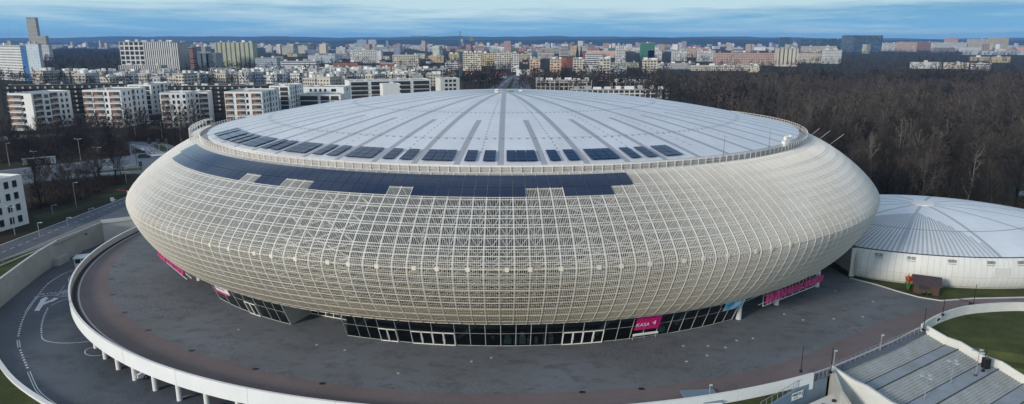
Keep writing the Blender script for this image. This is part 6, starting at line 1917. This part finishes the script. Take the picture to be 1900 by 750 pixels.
# the mass of the wood: one object of merged leafless trees
def lod(seed, H, twigs, tw, limbs=7, spread=.34):
    A, B, W = tree_mesh(seed, H=H, limbs=limbs, twigs=twigs, tw=tw, spread=spread); W = np.where(W > .084, np.maximum(W, .1), W)
    d = np.minimum(W, .0849 if False else 9)
    r0 = np.random.default_rng(seed); n = len(A); dd = B - A; s = np.cross(dd, r0.normal(size=dd.shape)); s /= np.linalg.norm(s, axis=1, keepdims=True) + 1e-9
    w = np.where(W > .084, W * 1.6, W)[:, None]
    V = np.stack([A - s * w / 2, A + s * w / 2, B + s * w * .2, B - s * w * .2], 1).reshape(-1, 3)
    F = (np.arange(n) * 4)[:, None] + np.array([[0, 1, 2, 3]])
    return V, F
lodA = [lod(100 + i, 10 + 1.1 * i, 8 + i % 3, .15, 6 + i % 3, .26 + .03 * (i % 4)) for i in range(9)]
lodB = [lod(200 + i, 12, 3, .45, 6) for i in range(6)]
def merged(name, P, lods, mat, smin=.7, smax=1.15, kind='stuff', zoff=0):
    Vs, Fs, n = [], [], 0
    for p in P:
        V, F = tr_.choice(lods); a = tr_.uniform(0, 6.28); s_ = tr_.uniform(smin, smax) * (1 + .22 * math.sin(p[0] * .045 + 1.7 * math.sin(p[1] * .021)) * math.sin(p[1] * .038 + p[0] * .011)); c_, n_ = math.cos(a), math.sin(a)
        W_ = np.stack([(V[:, 0] * c_ - V[:, 1] * n_) * s_ * 1.15 + p[0], (V[:, 0] * n_ + V[:, 1] * c_) * s_ * 1.15 + p[1], V[:, 2] * s_ + zg + zoff], 1)
        Vs.append(W_); Fs.append(F + n); n += len(V)
    o = link(name, np_mesh(name, np.concatenate(Vs), np.concatenate(Fs), mat)); o['kind'] = kind
    return o
rest = pts[NIND:]
near = [p for p in rest if (Vector(p) - cam2).length < 620]; far_ = [p for p in rest if (Vector(p) - cam2).length >= 620]
near = [p for p in near if tr_.random() < .72 + .5 * math.sin(p[0] * .06 + 2 * math.sin(p[1] * .03))]
merged('woodland', near, lodA, M['bark'], .62, 1.2); merged('woodland', far_, lodB, M['bark'])
# scrub under the trees
def scrub_proto(seed, n, R_, H, w):
    r0 = np.random.default_rng(seed); A = np.stack([r0.normal(0, R_ * .4, n), r0.normal(0, R_ * .4, n), np.abs(r0.normal(0, .2, n))], 1); D = r0.normal(0, .5, (n, 3)); D[:, 2] = np.abs(D[:, 2]) + .6; D /= np.linalg.norm(D, axis=1, keepdims=True)
    B = A + D * H * r0.uniform(.5, 1, (n, 1)); s = np.cross(D, r0.normal(size=D.shape)); s /= np.linalg.norm(s, axis=1, keepdims=True)
    V = np.stack([A - s * w / 2, A + s * w / 2, B + s * w * .2, B - s * w * .2], 1).reshape(-1, 3); return V, (np.arange(n) * 4)[:, None] + np.array([[0, 1, 2, 3]])
scr = [scrub_proto(300 + i, 60, 3, 2.4, .14) for i in range(6)]
scr2 = [scrub_proto(320 + i, 26, 5, 3.5, .4) for i in range(4)]
merged('undergrowth', scatter(wood, 2600, 4, tr_, (glade,)), scr, M['scrub'])

# left side: bare trees and hedges between the roads and the flats
def PP(pts): return [G(a, b_, zg) for a, b_ in pts]
roadsL = [PX([(-40, 322), (60, 311), (130, 304), (190, 297), (262, 286), (345, 283), (330, 302), (262, 318), (170, 327), (40, 341), (-40, 350)]), PX([(232, 262), (300, 268), (345, 282), (262, 292), (230, 262)])]
leftA = PP([(-40, 308), (0, 303), (110, 295), (185, 290), (238, 288), (232, 262), (180, 252), (40, 262), (-40, 270)])
leftB = PP([(-30, 256), (60, 250), (205, 244), (240, 245), (330, 245), (395, 238), (470, 235), (470, 228), (390, 236), (300, 243), (180, 237), (20, 246), (-40, 248)])
leftC = PP([(55, 395), (70, 345), (110, 338), (180, 333), (235, 328), (225, 343), (150, 372), (110, 382)])
leftD = PP([(240, 262), (240, 244), (330, 247), (372, 240), (372, 262), (352, 275), (300, 265)])
avoidblocks = []
LP = scatter(leftA, 330, 4.6, tr_) + scatter(leftC, 26, 4.2, tr_) + scatter(leftB, 90, 5, tr_) + scatter(leftD, 40, 5, tr_)
LP.sort(key=lambda p: (Vector(p) - cam2).length)
for p in LP[:112]:
    o = link('bare_tree', tr_.choice(tree_me), None, (p[0], p[1], zg)); o.rotation_euler = (0, 0, tr_.uniform(0, 6.28)); s_ = tr_.uniform(.45, .82); o.scale = (s_ * 1.2, s_ * 1.2, s_)
    tag(o, 'leafless brown tree between the left roads and the white flats', 'tree', 'bare trees along the left roads')
merged('woodland', LP[112:], lodA, M['bark'], .45, .8)
merged('undergrowth', scatter(leftA, 700, 2.5, tr_) + scatter(leftB, 500, 2.5, tr_) + scatter(leftD, 420, 2, tr_) + scatter(leftC, 100, 2.5, tr_), scr, M['scrub'], .5, .9)
# trees among the city
cityT = []
for poly, n, md in [(PP([(80, 150), (225, 150), (225, 100), (150, 92), (85, 98)]), 1100, 9), (PP([(330, 148), (400, 150), (470, 150), (470, 128), (330, 130)]), 90, 7), (PP([(470, 112), (900, 118), (980, 106), (1240, 112), (1240, 88), (470, 86)]), 1500, 14),
    (PP([(470, 150), (980, 150), (1000, 128), (1240, 142), (1240, 112), (860, 115), (470, 118)]), 500, 10), (PP([(1195, 190), (1340, 215), (1400, 190), (1300, 155), (1225, 150), (1210, 165)]), 330, 6), (PP([(860, 172), (925, 172), (935, 150), (885, 152), (860, 160)]), 90, 6), (PP([(962, 172), (1240, 176), (1240, 145), (1090, 150), (970, 142)]), 420, 7),
    (PP([(1240, 130), (1900, 128), (1900, 100), (1640, 98), (1240, 108)]), 800, 14), (PP([(480, 98), (1900, 96), (1900, 84), (480, 84)]), 1400, 26), (PP([(0, 160), (90, 160), (90, 150), (0, 150)]), 60, 8), (PP([(-30, 100), (480, 98), (480, 85), (-30, 85)]), 500, 25), (PP([(1330, 140), (1900, 140), (1900, 130), (1330, 128)]), 150, 9), (PP([(60, 168), (900, 168), (900, 150), (60, 150)]), 330, 7)]:
    cityT += scatter(poly, n, md, tr_)
merged('distant_trees', cityT, lodB, M['bark'], .8, 1.3)
con = [scrub_proto(400 + i, 130, 3.2, 5, .5) for i in range(3)]
for px, yb in ((125, 140), (131, 141), (141, 142), (147, 139), (1010, 160), (1190, 150), (1230, 196), (1440, 195), (1870, 160)):
    x, y = G(px, yb + 6, zg); V, F = con[0]
    me_c = bpy.data.meshes.get('conifer_crown')
    if me_c is None:
        r0 = np.random.default_rng(9); n = 420; z = r0.uniform(1, 13, n); rr_ = (13.5 - z) * .26 * r0.uniform(.3, 1, n); an = r0.uniform(0, 6.28, n)
        A = np.stack([rr_ * .2 * np.cos(an), rr_ * .2 * np.sin(an), z], 1); B = np.stack([rr_ * np.cos(an), rr_ * np.sin(an), z - .5], 1); s = np.stack([-np.sin(an), np.cos(an), 0 * an], 1)
        V = np.stack([A - s * .15, A + s * .15, B + s * .4, B - s * .4], 1).reshape(-1, 3); me_c = np_mesh('conifer_crown', V, (np.arange(n) * 4)[:, None] + np.array([[0, 1, 2, 3]]), M['conifer'])
    o = thing('conifer', 'dark green conifer among the leafless trees', 'tree', (x, y, zg), 0, 'conifers among the bare trees')
    link('crown', me_c, o); mb = MB(); mb.bar((0, 0, 0), (0, 0, 12), .25, 6, .05); mb.build('trunk', M['bark_pale'], o)

# park path and pond glimpsed at the right
sheet('lawn', glade, zg + .02, M['verge'])
sheet('path', PX([(1795, 283), (1830, 286), (1870, 297), (1910, 301), (1910, 305), (1865, 301), (1830, 291), (1795, 287)]), zg + .06, M['plaza'])
sheet('lawn', PX([(1740, 330), (1800, 310), (1900, 300), (1960, 330), (1960, 460), (1800, 400), (1760, 380)]), zg + .01, M['verge'])
sheet('path', PX([(1886, 357), (1910, 352), (1910, 366), (1890, 363)]), zg + .06, M['plaza'])

# ================================================================== AIR, SKY, SUN, CAMERA
HAZE = True
if HAZE:
    mb = MB(); mb.prism([(-12500, -3000), (12500, -3000), (12500, 12000), (-12500, 12000)], -6.5, 150, bottom=True)
    hm = bpy.data.materials.new('haze'); hm.use_nodes = True; nt = hm.node_tree; nt.nodes.clear()
    o_ = N(nt, 'ShaderNodeOutputMaterial'); pv_ = N(nt, 'ShaderNodeVolumePrincipled')
    pv_.inputs['Color'].default_value = (.26, .52, 1.0, 1); pv_.inputs['Density'].default_value = 8e-5; pv_.inputs['Anisotropy'].default_value = 0
    nt.links.new(pv_.outputs[0], o_.inputs['Volume'])
    o = mb.build('haze', hm); o['kind'] = 'stuff'

SUN_EL, SUN_AZ = 17.0, 222.0      # azimuth measured counter-clockwise from +x
w = bpy.data.worlds.new('World'); scene.world = w; w.use_nodes = True
nt = w.node_tree; bg = nt.nodes['Background']
sky = N(nt, 'ShaderNodeTexSky'); sky.sky_type = 'NISHITA'; sky.sun_disc = False
sky.sun_elevation = R(SUN_EL); sky.sun_rotation = R(90 - SUN_AZ); sky.air_density = 1.2; sky.dust_density = .4; sky.ozone_density = 2.5
co = nt.nodes.new('ShaderNodeTexCoord').outputs['Generated']
sx = N(nt, 'ShaderNodeSeparateXYZ'); nt.links.new(co, sx.inputs[0])
zc = sx.outputs[2]
band = noise(nt, 1.0, 6, mapping(nt, co, (2.6, 2.0, 40)), .62)
fine = noise(nt, 1.0, 5, mapping(nt, co, (11, 9, 150)), .65)
k = mth(nt, 'ADD', mth(nt, 'MULTIPLY', band, .75), mth(nt, 'MULTIPLY', fine, .25))
lift = ramp(nt, zc, .022, .050)
k = mth(nt, 'ADD', k, mth(nt, 'MULTIPLY', lift, .20))
cl = ramp(nt, k, .47, .68)
low = mixc(nt, ramp(nt, zc, .0, .05), (1.55, 3.6, 5.2), (1.05, 2.5, 3.9))
lowsky = mixc(nt, cl, low, (3.7, 5.0, 5.35))
hicl = ramp(nt, noise(nt, 1.4, 5, mapping(nt, co, (1, 1, 3))), .38, .62)
hisky = mixc(nt, mth(nt, 'MULTIPLY', hicl, .6), sky.outputs[0], (5.0, 5.5, 6.0))
full = mixc(nt, ramp(nt, zc, .07, .28), lowsky, hisky)
nt.links.new(full, bg.inputs['Color']); bg.inputs['Strength'].default_value = .108

sd = bpy.data.lights.new('sun', 'SUN'); sd.energy = 2.0; sd.angle = R(9); sd.color = (1.0, .92, .81)
so = bpy.data.objects.new('sun', sd); C.objects.link(so)
dv = Vector((math.cos(R(SUN_AZ)) * math.cos(R(SUN_EL)), math.sin(R(SUN_AZ)) * math.cos(R(SUN_EL)), math.sin(R(SUN_EL))))
so.rotation_euler = dv.to_track_quat('Z', 'Y').to_euler()

cd = bpy.data.cameras.new('camera'); cam = bpy.data.objects.new('camera', cd); C.objects.link(cam)
cd.sensor_width = 36; cd.lens = 36 * FP / 1900; cd.clip_start = .5; cd.clip_end = 40000
cam.location = (CAMX, CAMY, CAMZ); cam.rotation_euler = (PI / 2 - PITCH, 0, 0)
scene.camera = cam
vs = scene.view_settings; vs.view_transform = 'Standard'; vs.look = 'None'; vs.exposure = .55; vs.gamma = 1
scene.cycles.max_bounces = 6; scene.cycles.transparent_max_bounces = 8; scene.cycles.volume_bounces = 0
